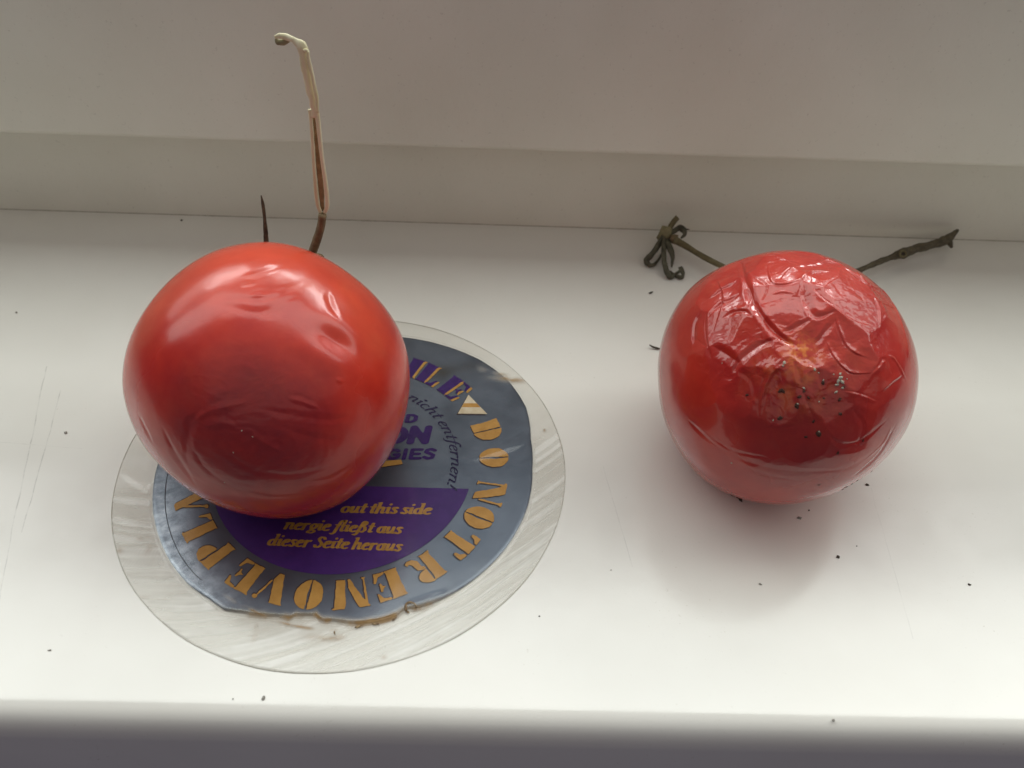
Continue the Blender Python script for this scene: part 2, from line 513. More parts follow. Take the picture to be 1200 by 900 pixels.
def body_radius(T, D):
    x, y, z = D @ T['e1'], D @ T['e2'], D @ T['w']
    th = np.arctan2(y, x); s2 = np.clip(1 - z * z, 0, 1)
    f = np.zeros(len(D))
    for k in range(1, T['n'] + 1):
        f += s2 ** max(1, k / 2) * (T['k'][2 * k - 2] * np.cos(k * th) + T['k'][2 * k - 1] * np.sin(k * th))
    r = T['R'] * (1 + f) + crease_disp(T, D)
    if T['extra']: r = r + T['extra'](D)
    return r


def body_points(T, D):
    P = T['c'] + D * body_radius(T, D)[:, None]
    z = P[:, 2] - T['zmin']; k = 0.0016          # settle on what it stands on
    P[:, 2] = T['zmin'] + np.where(z > 6 * k, z, k * np.log1p(np.exp(np.clip(z / k, -40, 6.001))))
    return P


def build_body(T, name, nu, nv, mat, parent, masks):
    t = np.linspace(0, 1, nv)
    pol = math.pi * (0.62 * t + 0.38 * t ** 3)         # finer on the front
    pol[0] = 0.0008; pol[-1] = math.pi - 0.0008
    az = np.linspace(0, 2 * math.pi, nu, endpoint=False)
    A, B = np.meshgrid(pol, az, indexing='ij'); A = A.ravel(); B = B.ravel()
    ax = -T['w']
    D = np.cos(A)[:, None] * ax + np.sin(A)[:, None] * (np.cos(B)[:, None] * T['e1'] + np.sin(B)[:, None] * T['e2'])
    P = body_points(T, D)
    o = grid_mesh(name, P, nu, nv, mat, parent)
    for k, fn in masks.items(): set_attr(o, k, fn(D))
    return o


LEFT_SIL = [(306, 284.5), (348, 289), (373, 297), (407, 319), (441, 349), (464, 376), (475, 408), (479, 442), (477, 480), (464, 518), (445, 551), (416, 577), (382, 598), (348, 607), (310, 607), (268, 596), (226, 577), (192, 549), (166, 522), (152, 488), (144, 450), (144, 420), (152, 395), (166, 368), (192, 336), (226, 306), (264, 290)]
RIGHT_SIL = [(909, 297), (944, 297), (976, 301), (1007, 318), (1033, 340), (1056, 369), (1071, 404), (1076, 440), (1073, 476), (1060, 507), (1038, 538), (1007, 562), (980, 578), (949, 587), (909, 591), (873, 587), (838, 571), (807, 542), (784, 507), (773, 471), (771, 431), (776, 396), (789, 364), (816, 333), (851, 309), (878, 300)]
Hs = 0.1836
TA = silhouette_fit(LEFT_SIL, np.array([-0.2966, 0.8131, 0.1683]) * Hs)
TB = silhouette_fit(RIGHT_SIL, np.array([0.4036, 0.8544, 0.1612]) * Hs)
TA['zmin'] = 0.0011; TB['zmin'] = 0.0002

# --- left tomato: fairly taut skin with a few fine creases and a dimple
mm = 0.001
for px, w, d, kd, sd in [
    ([(262, 349), (300, 351), (330, 340), (352, 331)], 0.9, 0.055, 'groove', 1), ([(285, 325), (310, 318), (330, 311)], 0.9, 0.066, 'groove', 1),
    ([(294, 347), (315, 346), (336, 337)], 0.7, 0.072, 'ridge', 1), ([(262, 358), (300, 366), (325, 357), (352, 345)], 1.0, 0.050, 'groove', 1),
    ([(300, 372), (325, 365), (345, 355)], 0.9, 0.044, 'groove', 1), ([(280, 336), (300, 332)], 0.7, 0.050, 'groove', 1),
    ([(386, 340), (388, 355), (398, 374)], 1.0, 0.088, 'groove', 1),
    ([(338, 466), (355, 471), (373, 478)], 0.5, .07, 'ridge', 1), ([(393, 444), (402, 448)], 0.4, .05, 'ridge', 1),
    ([(220, 500), (240, 484), (266, 476), (290, 471)], 0.6, .06, 'ridge', 1),
    ([(216, 548), (217, 520), (222, 498), (232, 486)], 0.9, .11, 'groove', 1),
    ([(190, 503), (200, 528), (212, 550), (226, 572)], 0.9, .11, 'groove', 1),
    ([(163, 488), (168, 500), (176, 518)], 1.0, .09, 'groove', 1),
    ([(240, 500), (262, 496), (280, 503)], 0.6, .05, 'ridge', 1), ([(295, 510), (312, 520), (332, 530)], 0.6, .05, 'ridge', 1),
    ([(300, 478), (340, 486), (385, 492), (408, 488)], 0.8, .06, 'groove', 1), ([(330, 500), (365, 512), (398, 516)], 0.8, .05, 'groove', 1),
    ([(270, 535), (300, 552), (345, 556), (390, 545)], 0.9, .06, 'groove', 1), ([(240, 552), (270, 572), (310, 582), (350, 580)], 0.9, .05, 'groove', 1),
    ([(226, 530), (236, 548), (254, 566)], 0.8, .06, 'groove', 1), ([(350, 565), (385, 560), (410, 545)], .9, .05, 'groove', 1),
]:
    add_crease(TA, px, w * mm, d * mm * 1.7, kd, sd)
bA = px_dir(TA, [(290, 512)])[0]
dimA = px_dir(TA, [(394, 399)])[0]; dimT = px_dir(TA, [(380, 392), (410, 410)]); dimT = dimT[1] - dimT[0]; dimT /= np.linalg.norm(dimT)


def extraA(D):
    d = np.linalg.norm(D - bA, axis=1); R = TA['R']
    m = np.exp(-(d / 0.55) ** 4)
    wr = vnoise(D * np.array([1, 1.0, 2.2]) + 0.22 * np.stack([vnoise(D, 4, 60, 2), vnoise(D, 4, 61, 2), vnoise(D, 4, 62, 2)], 1), 8, 21, 3)
    r = m * (0.035 * mm * (1 - 2 * np.abs(wr)))
    wq = d + 0.05 * vnoise(D, 5, 63, 3)
    r += m * 0.038 * mm * np.sin(wq * 62 + 2.5 * vnoise(D, 7, 64, 2)) * np.clip(0.5 + 1.2 * vnoise(D, 6, 65, 2), 0, 1)
    v = D - dimA; al = v @ dimT; pe = np.sqrt(np.maximum((v * v).sum(1) - al * al, 0))
    r -= 0.6 * mm * np.exp(-((al / 0.115) ** 2 + (pe / 0.062) ** 2))
    r += 0.35 * mm * np.exp(-(((al) / 0.2) ** 2 + ((pe - 0.14) / 0.08) ** 2))
    top = np.exp(-(np.linalg.norm(D - px_dir(TA, [(310, 335)])[0], axis=1) / 0.55) ** 4)
    r += top * 0.10 * mm * vnoise(D, 6, 33, 2) + 0.22 * mm * vnoise(D, 2.2, 8, 2)
    return r


TA['extra'] = extraA
tomato_a = empty('tomato', (TA['c'][0], TA['c'][1], TA['zmin']), 'smooth plump red tomato standing on the round sticker, tall pale stalk behind it', 'tomato', 'two tomatoes on the sill')
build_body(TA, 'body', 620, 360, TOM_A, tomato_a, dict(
    bruise=lambda D: 0.78 * sstep(0.86, 0.25, np.linalg.norm(D - bA, axis=1) + 0.10 * vnoise(D, 5, 4, 3)),  # blossom-end bruise, spread wide to paint in shade on the lower front
    pale=lambda D: 0.16 * sstep(0.30, 0.72, D[:, 2] + 0.12 * vnoise(D, 3, 9, 2)) * sstep(0.75, 1.1, np.linalg.norm(D - bA, axis=1))))  # orange painted towards the top, imitating backlight through the skin

# --- right tomato: shrivelled, crumpled skin round the blossom end
for px, w, d, kd, sd in [
    ([(868, 308), (877, 338), (886, 360), (903, 383), (921, 398), (934, 405)], 1.15, .62, 'groove', 1),
    ([(912, 396), (889, 404), (868, 421), (858, 436)], 1.1, .40, 'groove', 1),
    ([(951, 373), (931, 383), (919, 388)], 0.9, .36, 'groove', 1),
    ([(941, 334), (946, 356), (957, 370), (978, 366)], 1.0, .42, 'groove', 1),
    ([(949, 326), (952, 342), (973, 361), (998, 376), (1030, 385)], 0.55, .30, 'fold', 1),
    ([(899, 312), (905, 331), (917, 334), (936, 331)], 0.55, .28, 'fold', -1),
    ([(915, 328), (931, 314), (955, 309), (978, 303)], 0.55, .30, 'fold', 1),
    ([(934, 345), (940, 328), (952, 319), (972, 319)], 0.55, .30, 'fold', -1),
    ([(953, 336), (963, 340), (974, 332), (986, 324)], 0.5, .26, 'fold', 1),
    ([(1024, 349), (1029, 362), (1031, 384)], 0.55, .30, 'fold', -1),
    ([(1040, 346), (1052, 366), (1062, 400), (1064, 424)], 0.6, .28, 'fold', 1),
    ([(978, 370), (987, 393), (998, 410), (1017, 419)], 0.5, .30, 'fold', -1),
    ([(970, 400), (981, 422), (998, 436), (1020, 437)], 0.5, .28, 'fold', -1),
    ([(957, 402), (963, 395), (969, 386), (979, 376)], 0.8, .32, 'groove', 1),
    ([(990, 459), (1008, 463), (1026, 470)], 0.5, .22, 'fold', 1),
    ([(930, 424), (937, 441), (942, 463), (954, 492)], 0.9, .30, 'groove', 1),
    ([(926, 424), (906, 436), (895, 458), (891, 486)], 0.8, .22, 'ridge', 1),
    ([(946, 418), (958, 436), (964, 460)], 0.9, .18, 'groove', 1),
    ([(820, 510), (849, 528), (893, 545), (942, 552), (991, 549), (1030, 527)], 1.2, .09, 'groove', 1),
    ([(869, 544), (901, 556), (940, 563)], 1.0, .07, 'groove', 1), ([(1000, 560), (1030, 535), (1050, 500)], 0.9, .16, 'groove', 1),
    ([(806, 494), (822, 508), (842, 524)], 0.7, .18, 'groove', 1), ([(832, 510), (860, 528), (900, 536)], 0.7, .12, 'groove', 1),
    ([(812, 404), (814, 382), (824, 364)], 0.9, .26, 'groove', 1), ([(834, 418), (829, 392), (830, 366)], 0.8, .26, 'fold', 1),
    ([(830, 372), (842, 358), (854, 352), (866, 345)], 0.8, .34, 'groove', 1), ([(833, 350), (845, 340), (862, 330)], 0.8, .30, 'fold', -1),
    ([(848, 372), (860, 366), (874, 366), (882, 372)], 0.8, .28, 'groove', 1), ([(842, 330), (848, 345), (846, 362), (836, 388)], .7, .26, 'fold', -1),
    ([(878, 366), (880, 350), (876, 336)], 0.5, .20, 'ridge', 1),
    ([(836, 406), (846, 412), (858, 420), (864, 424)], 1.3, .34, 'groove', 1),
    ([(1020, 440), (1030, 430), (1036, 424), (1044, 440)], 0.7, .26, 'fold', 1), ([(1034, 458), (1046, 446), (1056, 440)], 0.7, .26, 'fold', -1),
    ([(1042, 416), (1050, 424), (1062, 446)], 0.5, .20, 'ridge', 1), ([(990, 318), (1010, 330), (1030, 344)], 0.8, .24, 'groove', 1),
    ([(1000, 318), (1016, 334), (1034, 340), (1044, 352)], 0.7, .22, 'fold', -1), ([(1024, 352), (1040, 357), (1050, 362)], 0.6, .22, 'ridge', 1),
    ([(905, 345), (916, 342), (930, 344)], 0.5, .22, 'ridge', 1), ([(885, 326), (897, 336), (893, 350)], 0.7, .15, 'groove', 1),
    ([(860, 432), (880, 446), (886, 470)], 0.9, .12, 'groove', 1), ([(1000, 480), (1012, 500), (1004, 524)], 0.8, .10, 'groove', 1),
    ([(968, 506), (985, 520), (1010, 516), (1040, 492)], 0.8, .12, 'groove', 1), ([(1046, 500), (1036, 520), (1012, 542)], .7, .12, 'ridge', 1),
]:
    add_crease(TB, px, w * (0.72 if kd == 'groove' else 0.45) * mm, d * mm * (1.1 if kd == 'groove' else 0.85), kd, sd)
bB = px_dir(TB, [(938, 410)])[0]
topB = px_dir(TB, [(930, 360)])[0]
facets = px_dir(TB, [(850, 345), (880, 402), (908, 350), (932, 358), (905, 320), (950, 311), (1000, 340), (1012, 364), (960, 392), (988, 402), (1002, 430), (1040, 402), (1046, 440), (1020, 460), (922, 377), (846, 384), (818, 388), (862, 318), (992, 308), (1042, 356), (872, 455), (902, 472), (975, 470), (1004, 500), (940, 505), (845, 430), (815, 440), (880, 510), (1045, 490), (1060, 460)])
cells = px_dir(TB, [(RNG.uniform(780, 1070), RNG.uniform(296, 560)) for _ in range(44)])


def extraB(D):
    R = TB['R']
    m = sstep(0.98, 0.55, np.linalg.norm(D - topB, axis=1))
    mlow = sstep(0.95, 0.3, np.linalg.norm(D - px_dir(TB, [(945, 490)])[0], axis=1)) * 0.5
    W = D + 0.05 * np.stack([vnoise(D, 7, 51, 2), vnoise(D, 7, 52, 2), vnoise(D, 7, 53, 2)], 1)
    d1 = np.full(len(D), 9.0); d2 = np.full(len(D), 9.0)
    idx = np.where(m + mlow > 0.01)[0]; a1 = d1[idx]; a2 = d2[idx]; Wi = W[idx]
    for c in cells:
        d = np.linalg.norm(Wi - c, axis=1)
        a2 = np.minimum(a2, np.maximum(a1, d)); a1 = np.minimum(a1, d)
    d1[idx] = a1; d2[idx] = a2
    g = np.exp(-((d2 - d1) / 0.030) ** 1.2)
    r = -(m * 0.045 + mlow * 0.03) * mm * g
    rid = 1 - 2 * np.abs(vnoise(W, 8, 71, 2))
    r += (m * 0.045 + mlow * 0.03) * mm * rid
    rd2 = 1 - 2.6 * np.abs(vnoise(W * np.array([1.0, 1.5, 1.0]), 19, 73, 2))
    r += (m * 0.022 + mlow * 0.022) * mm * rd2
    # taut flat facets between the folds
    acc = np.zeros(len(Wi)); ks = 600.0
    for fn in facets:
        c_ = np.maximum(Wi @ fn / np.linalg.norm(Wi, axis=1), 0.3)
        acc += np.exp(-ks * (1 / c_ - 1))
    sag = np.clip(-np.log(acc + 1e-30) / ks, -0.01, 0.03)
    r[idx] += (m + mlow)[idx] * R * 1.0 * (sag - 0.006)
    # puckered hollow with a small nipple at the blossom end
    d = np.linalg.norm(D - bB, axis=1)
    r -= 0.85 * mm * np.exp(-(d / 0.20) ** 2)
    r += 0.30 * mm * np.exp(-(d / 0.045) ** 2)
    r += 0.30 * mm * vnoise(D, 2.4, 18, 2)
    return r


TB['extra'] = extraB
tomato_b = empty('tomato', (TB['c'][0], TB['c'][1], 0.0), 'shrivelled red tomato with crumpled glossy skin and dark mould spots, on bare sill', 'tomato', 'two tomatoes on the sill')


MOULD = [(395, 318, 8.5), (382, 322, 5), (590, 280, 7), (465, 390, 9), (478, 345, 6), (500, 320, 5), (385, 450, 8), (570, 525, 9.5), (510, 540, 5), (675, 430, 6), (673, 360, 6),
                  (225, 340, 5), (690, 300, 5), (660, 615, 6), (785, 560, 5), (545, 465, 5), (520, 350, 5), (595, 355, 3.5), (570, 770, 4), (735, 772, 6), (705, 788, 7), (690, 803, 6), (830, 712, 4), (760, 755, 5), (150, 838, 9), (175, 858, 8)]
mdir = px_dir(TB, [(820 + u / 4.09, 380 + v / 4.09) for u, v, _ in MOULD])


def bruise_shadeB(D):
    b = 0.60 * sstep(0.62, 0.15, np.linalg.norm(D - px_dir(TB, [(940, 505)])[0], axis=1) + 0.12 * vnoise(D, 6, 14, 3))  # maroon over the lower front: part bruise, part painted-in shade
    nz = 0.6 + 0.8 * vnoise(D, 40, 15, 2)
    for q_, (_, _, sz) in zip(mdir, MOULD):
        b = np.maximum(b, 0.85 * nz * np.exp(-(np.linalg.norm(D - q_, axis=1) / (0.0062 * sz)) ** 2))
    return np.clip(b, 0, 1)


def paleB(D):
    d = np.linalg.norm(D - bB, axis=1)
    nz = vnoise(D, 14, 91, 3)
    low = px_dir(TB, [(935, 440)])[0]
    n2 = vnoise(D, 34, 92, 3)
    core = np.clip(0.45 + 1.7 * n2, 0, 1) * np.exp(-(d / 0.085) ** 2)
    star = np.exp(-(np.linalg.norm(D - low, axis=1) / 0.26) ** 2) * np.clip(0.35 + 1.1 * nz + 0.5 * n2, 0, 1)
    return np.clip(0.85 * core + 0.34 * star, 0, 1)


build_body(TB, 'body', 1000, 480, TOM_B, tomato_b, dict(
    bruise=bruise_shadeB,
    pale=paleB))


def lump(name, P, nrm, size, mat, parent=None, seed=0, flat=0.6, aspect=1.0):
    rng = np.random.default_rng(seed)
    bm = bmesh.new(); bmesh.ops.create_icosphere(bm, subdivisions=2, radius=1)
    n = Vector(nrm).normalized(); q = n.to_track_quat('Z', 'Y') @ Matrix.Rotation(rng.uniform(0, 6.28), 3, 'Z').to_quaternion()
    co = np.array([v.co[:] for v in bm.verts])
    k = 1 + 0.75 * vnoise(co + rng.uniform(0, 50, 3), 1.9, seed, 3)
    for v, kk in zip(bm.verts, k):
        p = Vector((v.co.x * aspect, v.co.y / aspect ** 0.5, v.co.z * flat)) * float(kk) * size
        v.co = q @ p + Vector(P)
    V = [v.co[:] for v in bm.verts]; Fc = [[v.index for v in f.verts] for f in bm.faces]; bm.free()
    return link(name, V, Fc, mat, parent)


def on_body(T, px):
    D = px_dir(T, [px]); return body_points(T, D)[0], D[0]


k = 0
for (u, v, s) in MOULD:
    P, D = on_body(TB, (820 + u / 4.09, 380 + v / 4.09)); k += 1
    lump('mould_spot', P, D, s / 4.09 * 0.00025, MOULD_DARK, tomato_b, 100 + k, 0.35, 1.3)
for (u, v, s) in [(672, 255, 6), (664, 270, 6), (683, 276, 6), (660, 290, 5), (686, 305, 4), (655, 325, 4.5), (672, 238, 4), (405, 188, 6), (398, 200, 3.5), (548, 216, 4.5), (568, 232, 2.6),
                  (498, 306, 4), (470, 380, 3.5), (352, 460, 3), (572, 372, 2.4), (640, 240, 2.6), (706, 262, 2.5), (155, 660, 3.2), (572, 515, 3.5), (592, 268, 3), (104, 186, 2.2)]:
    P, D = on_body(TB, (820 + u / 4.09, 380 + v / 4.09)); k += 1
    lump('mould_tuft', P, D, s / 4.09 * (0.00028 if 640 < u < 700 and v < 330 else 0.00024), MOULD_WHITE, tomato_b, 200 + k, 0.6, 1.35)
for i, px in enumerate([(283, 505), (296, 512), (273, 531), (262, 568)]):
    P, D = on_body(TA, px)
    lump('pale_fleck', P, D, 0.00013, MOULD_WHITE, tomato_a, 300 + i, 0.4, 1.3)


# ------------------------------------------------------------------ stems
def tube(name, pts, rad, mat, parent, n=10, sub=6, flat=1.0, rough=0.10, seed=0, caps=True, pale=None, closed_scale=None):
    """irregular tube along a smooth line; rad per point, flat squashes one way"""
    P = np.array(pts, float); rad = np.array(rad, float)
    Q = np.vstack([2 * P[0] - P[1], P, 2 * P[-1] - P[-2]]); rr = np.r_[rad[0], rad, rad[-1]]
    c = []; cr = []
    for i in range(1, len(Q) - 2):
        for t in np.linspace(0, 1, sub, endpoint=False):
            c.append(0.5 * (2 * Q[i] + (-Q[i - 1] + Q[i + 1]) * t + (2 * Q[i - 1] - 5 * Q[i] + 4 * Q[i + 1] - Q[i + 2]) * t * t + (-Q[i - 1] + 3 * Q[i] - 3 * Q[i + 1] + Q[i + 2]) * t ** 3))
            cr.append(rr[i] * (1 - t) + rr[i + 1] * t)
    c.append(P[-1]); cr.append(rad[-1]); c = np.array(c); cr = np.array(cr)
    T = np.gradient(c, axis=0); T /= np.linalg.norm(T, axis=1, keepdims=True)
    ref = np.array([0.3, -1, 0.2]); V = []
    for i in range(len(c)):
        s = np.cross(T[i], ref); s /= np.linalg.norm(s) + 1e-9; b = np.cross(s, T[i])
        for j in range(n):
            a = 2 * math.pi * j / n
            V.append(c[i] + cr[i] * (math.cos(a) * s + flat * math.sin(a) * b))
    V = np.array(V)
    rep = np.repeat(cr, n)[:, None]; cc = np.repeat(c, n, axis=0)
    V = cc + (V - cc) * (1 + rough * vnoise(V, 900, seed, 2) + rough * vnoise(V, 250, seed + 5))[:, None]
    m = len(c); Fc = []
    for i in range(m - 1):
        for j in range(n):
            Fc.append((i * n + j, i * n + (j + 1) % n, (i + 1) * n + (j + 1) % n, (i + 1) * n + j))
    if caps:
        Fc.append(tuple(range(n))[::-1]); Fc.append(tuple((m - 1) * n + j for j in range(n)))
    o = link(name, V, Fc, mat, parent)
    if pale is not None:
        set_attr(o, 'pale', np.repeat(np.interp(np.linspace(0, 1, m), pale[0], pale[1]), n))
    return o


PXM = 0.00027                                # metres a photo pixel covers near the stems
# left tomato: pedicel that climbs behind it, ending in a peeled pale stalk
YS = 0.1935
stem_end = TA['c'] - bA * TA['R'] * 0.97
p = at_y([(366, 300), (371, 282), (376, 266), (378, 251)], YS)
mid = TA['c'] + 1.14 * TA['R'] * np.array([0.18, 0.96, 0.20])
stem = tube('stem', [stem_end, stem_end + np.array([0.002, 0.004, 0.002]), mid, p[0], p[1], p[2], p[3]], [0.0019, 0.0016, 0.0013, 0.00125, 0.00120, 0.00115, 0.0011], STEM_BROWN, tomato_a, seed=3)
# peeled husk: two tan strands that part at the bottom and join into the pale top
YT = YS + 0.0005
lft = at_y([(376, 250), (372, 238), (369.5, 215), (367.5, 190), (366, 165), (364.5, 142), (363, 128)], YT)
rgt = at_y([(380, 250), (383.5, 240), (381.5, 215), (378, 190), (375, 165), (373, 145), (371, 130)], YT)
husk = tube('husk_strand', lft, np.array([1.9, 2.2, 1.9, 1.7, 1.6, 1.8, 1.8]) * PXM, HUSK, stem, flat=0.55, seed=5, pale=([0, .4, .85, 1], [0, .35, .8, .95]))
tube('husk_strand', rgt, np.array([1.9, 2.2, 2.0, 1.9, 1.9, 2.1, 2.2]) * PXM, HUSK, stem, flat=0.55, seed=6, pale=([0, .35, .7, 1], [0, .4, .95, 1]))
bk = at_y([(378, 247), (376, 215), (373, 185), (370, 155), (368, 135)], YT + 0.0009)
tube('husk_back', bk, np.array([2.0, 3.2, 2.8, 2.2, 1.6]) * PXM, HUSK_BACK, stem, flat=0.25, seed=7)
top = at_y([(368.5, 137), (367, 122), (363, 102), (359, 82), (356.5, 66), (353, 54), (347, 49), (341, 45)], YT)
tube('pale_stalk', top, np.array([3.7, 4.1, 3.7, 3.5, 3.8, 4.3, 2.8, 2.1]) * PXM, HUSK, stem, flat=0.5, seed=8, rough=0.26, n=14, pale=([0, 1], [1, 1]))
strip = at_y([(372, 132), (370.5, 112), (366, 90), (361.5, 70), (361, 60)], YT - 0.0007)
tube('pale_strip', strip, np.array([1.6, 1.8, 1.6, 1.7, 1.0]) * PXM, HUSK, stem, flat=0.6, seed=9, rough=0.2, pale=([0, 1], [1, 1]))
hook = at_y([(343, 46), (336, 43.5), (328, 42), (322, 43.5)], YT)
tube('dried_tip', hook, np.array([2.4, 3.0, 2.6, 1.5]) * PXM, HUSK, stem, flat=0.6, seed=10, rough=0.2, pale=([0, 1], [.95, .8]))
hk2 = at_y([(338, 46), (332, 49.5), (326, 49), (323.5, 45)], YT + 0.0004)
tube('dried_tip', hk2, np.array([2.4, 3.0, 2.8, 1.2]) * PXM, CALYX, stem, flat=0.7, seed=12, rough=0.2)
tube('torn_edge', at_y([(356, 60), (359, 59), (362.5, 61)], YT - 0.0006), np.array([2.0, 1.4, 0.5]) * PXM, HUSK, stem, flat=0.5, seed=13, pale=([0, 1], [1, 1]))
# one dry sepal standing up behind the fruit
sp = at_y([(312.5, 296), (312, 284), (311, 268), (309.5, 250), (307.8, 238), (306, 229)], 0.1915)
base = TA['c'] + 1.03 * TA['R'] * np.array([0.05, 0.97, 0.30])
tube('sepal', [base, sp[0], sp[1], sp[2], sp[3], sp[4], sp[5]], [0.0009, 0.00085, 0.00075, 0.00058, 0.00042, 0.0004, 0.00015], SEPAL, tomato_a, flat=0.4, seed=14, rough=0.14)

# right tomato: dried truss lying behind it, an empty calyx at one end
zs = 0.0045


def gz(px, z): return at_z([px], z)[0]


root = TB['c'] + TB['R'] * np.array([0.02, 0.93, -0.62])
la = [gz((905, 345), 0.004), gz((870, 326), 0.0045), gz((848, 313), 0.005), gz((828, 303), 0.0052), gz((808, 291), 0.0052), gz((796, 284), 0.0055), gz((789, 281), 0.006)]
truss = tube('truss_stem', [root] + la, [0.0018, 0.0013, 0.0011, 0.00105, 0.00105, 0.00110, 0.00125, 0.0015], STEM_GREEN, tomato_b, seed=21)
ra = [gz((950, 342), 0.0045), gz((985, 326), 0.0045), gz((1007, 317), 0.0045), gz((1030, 307), 0.0045), gz((1046, 301), 0.0045), gz((1058, 297), 0.0046), gz((1072, 292), 0.0046), gz((1090, 287), 0.0046), gz((1105, 283), 0.0048), gz((1113, 278.5), 0.0052), gz((1122, 270), 0.0058)]
right = tube('truss_stem', [root + np.array([0.002, 0.001, 0.001])] + ra, np.array([0.0018, 0.0013, 0.0012, 0.0012, 0.00125, 0.0013, 0.0022, 0.00185, 0.00165, 0.0019, 0.0018, 0.0007]) * 0.88, STEM_DARK, tomato_b, seed=22, rough=0.2)
tube('stem_fork', [gz((1110, 281), 0.005), gz((1113, 285), 0.0045), gz((1115, 290), 0.003)], [0.0013, 0.0010, 0.0005], STEM_DARK, right, seed=23)
kp = gz((1057.5, 297.5), 0.0066)
ring = []
for i in range(13):
    a = 2 * math.pi * i / 12
    ring.append(kp + 0.00105 * (math.cos(a) * CR + math.sin(a) * CU) - CF * 0.0004)
tube('knuckle_scar', ring, [0.00042] * 13, STEM_GREEN, right, sub=3, n=6, seed=25, caps=False)
lump('scar_pit', kp - CF * 0.0002, -CF, 0.00065, CRUMB, right, 26, 0.3)
# calyx
cc = gz((779, 275), 0.0062)
cal = lump('calyx', cc, (-0.3, -0.7, 0.6), 0.0027, CALYX, truss, 27, 0.75, 1.05)
tube('sepal', [cc + np.array([0.0006, 0, 0.0006]), gz((785, 267), 0.0075), gz((790, 259.5), 0.009), gz((794, 255), 0.010)], [0.0012, 0.0011, 0.0011, 0.0012], STEM_GREEN, truss, flat=0.7, seed=28)
tube('sepal', [cc, gz((771, 288), 0.0050), gz((763, 299), 0.0035), gz((757.5, 305), 0.0022), gz((760, 310), 0.0014), gz((766, 310.5), 0.0014), gz((772, 304), 0.0018), gz((775, 298), 0.0024)], np.array([0.0010, 0.00095, 0.00095, 0.0008, 0.0006, 0.00055, 0.0005, 0.0003]) * 1.35, SEPAL, truss, flat=0.4, rough=0.2, seed=29)
tube('sepal', [cc, gz((778, 290), 0.0052), gz((778, 304), 0.0038), gz((781, 317), 0.0022), gz((786, 325), 0.0012), gz((792, 321), 0.0014), gz((797, 317), 0.002), gz((797, 313.5), 0.0026), gz((800, 320), 0.0016), gz((799, 325), 0.0012), gz((791, 323), 0.0009), gz((785, 318), 0.001)], np.array([0.0009, 0.0010, 0.0009, 0.0008, 0.0006, 0.0005, 0.0005, 0.0005, 0.0006, 0.0006, 0.00045, 0.0003]) * 1.35, SEPAL, truss, flat=0.4, rough=0.2, seed=30)
tube('sepal', [cc, gz((785, 290), 0.0048), gz((788, 302), 0.0034), gz((787, 313), 0.0022)], np.array([0.0009, 0.00085, 0.0008, 0.0003]) * 1.35, SEPAL, truss, flat=0.4, rough=0.2, seed=31)
tube('sepal', [cc, gz((790, 271), 0.0066), gz((796, 267), 0.0074), gz((801, 270), 0.0074), gz((802, 275), 0.0066), gz((798, 279), 0.006)], np.array([0.0009, 0.0009, 0.0008, 0.0008, 0.0007, 0.0004]) * 1.35, SEPAL, truss, flat=0.4, rough=0.2, seed=32)
tube('sepal', [gz((797, 268), 0.0074), gz((802, 268.5), 0.0076), gz((808, 269), 0.0078)], [0.0006, 0.0004, 0.00015], SEPAL, truss, seed=33)
lump('calyx', gz((790, 279), 0.0062), (0.3, -0.6, 0.6), 0.0016, STEM_BROWN, truss, 34, 0.8, 1.2)

# ------------------------------------------------------------------ round sticker
OC = np.array([-0.03942 - 0.00026, 0.15146 - 0.00317])      # centre of disc and print
sticker = empty('round_sticker', (OC[0], OC[1], 0), 'round blue-grey foil sticker with gold lettering in a clear plastic disc', 'sticker')
RO = 0.060


def pol(r, a, z): return (OC[0] + r * math.cos(math.radians(a)), OC[1] + r * math.sin(math.radians(a)), z)


# foil outline measured round the disc (angle, radius in mm), torn along the near edge
FO = [(-180, 50.3), (-165, 50.0), (-150, 49.8), (-140, 49.9), (-130, 50.0), (-122, 49.6), (-116, 50.0), (-112, 48.9), (-107, 48.0), (-103, 47.3), (-99.5, 46.9), (-97.8, 46.9), (-96.5, 46.0), (-90.5, 45.6), (-88.6, 46.9), (-85, 47.2), (-82, 47.8), (-78, 48.5), (-72, 48.9), (-68, 48.7), (-66.5, 48.3), (-65, 48.0), (-63.5, 48.4), (-61, 49.0), (-56, 49.7), (-50, 50.2), (-40, 50.6), (-30, 51.0), (-15, 51.2), (0, 51.0), (12, 51.8), (25, 54.5), (38, 55.6), (50, 55.3), (65, 54.0), (80, 52.8), (100, 52), (130, 51.5), (160, 50.8), (180, 50.3)]
fa = np.array([a for a, _ in FO], float); frd = np.array([r for _, r in FO]) * mm
NA = 720
ths = np.linspace(-180, 180, NA, endpoint=False)


def foil_r(a):
    a = (np.asarray(a) + 180) % 360 - 180
    n = vnoise(np.stack([np.cos(np.radians(a)), np.sin(np.radians(a)), a * 0], 1), 40, 77, 2)
    torn = sstep(-120, -112, a) * (1 - sstep(-60, -50, a))
    return np.interp(a, fa, frd) + (0.00004 + 0.00008 * torn) * n


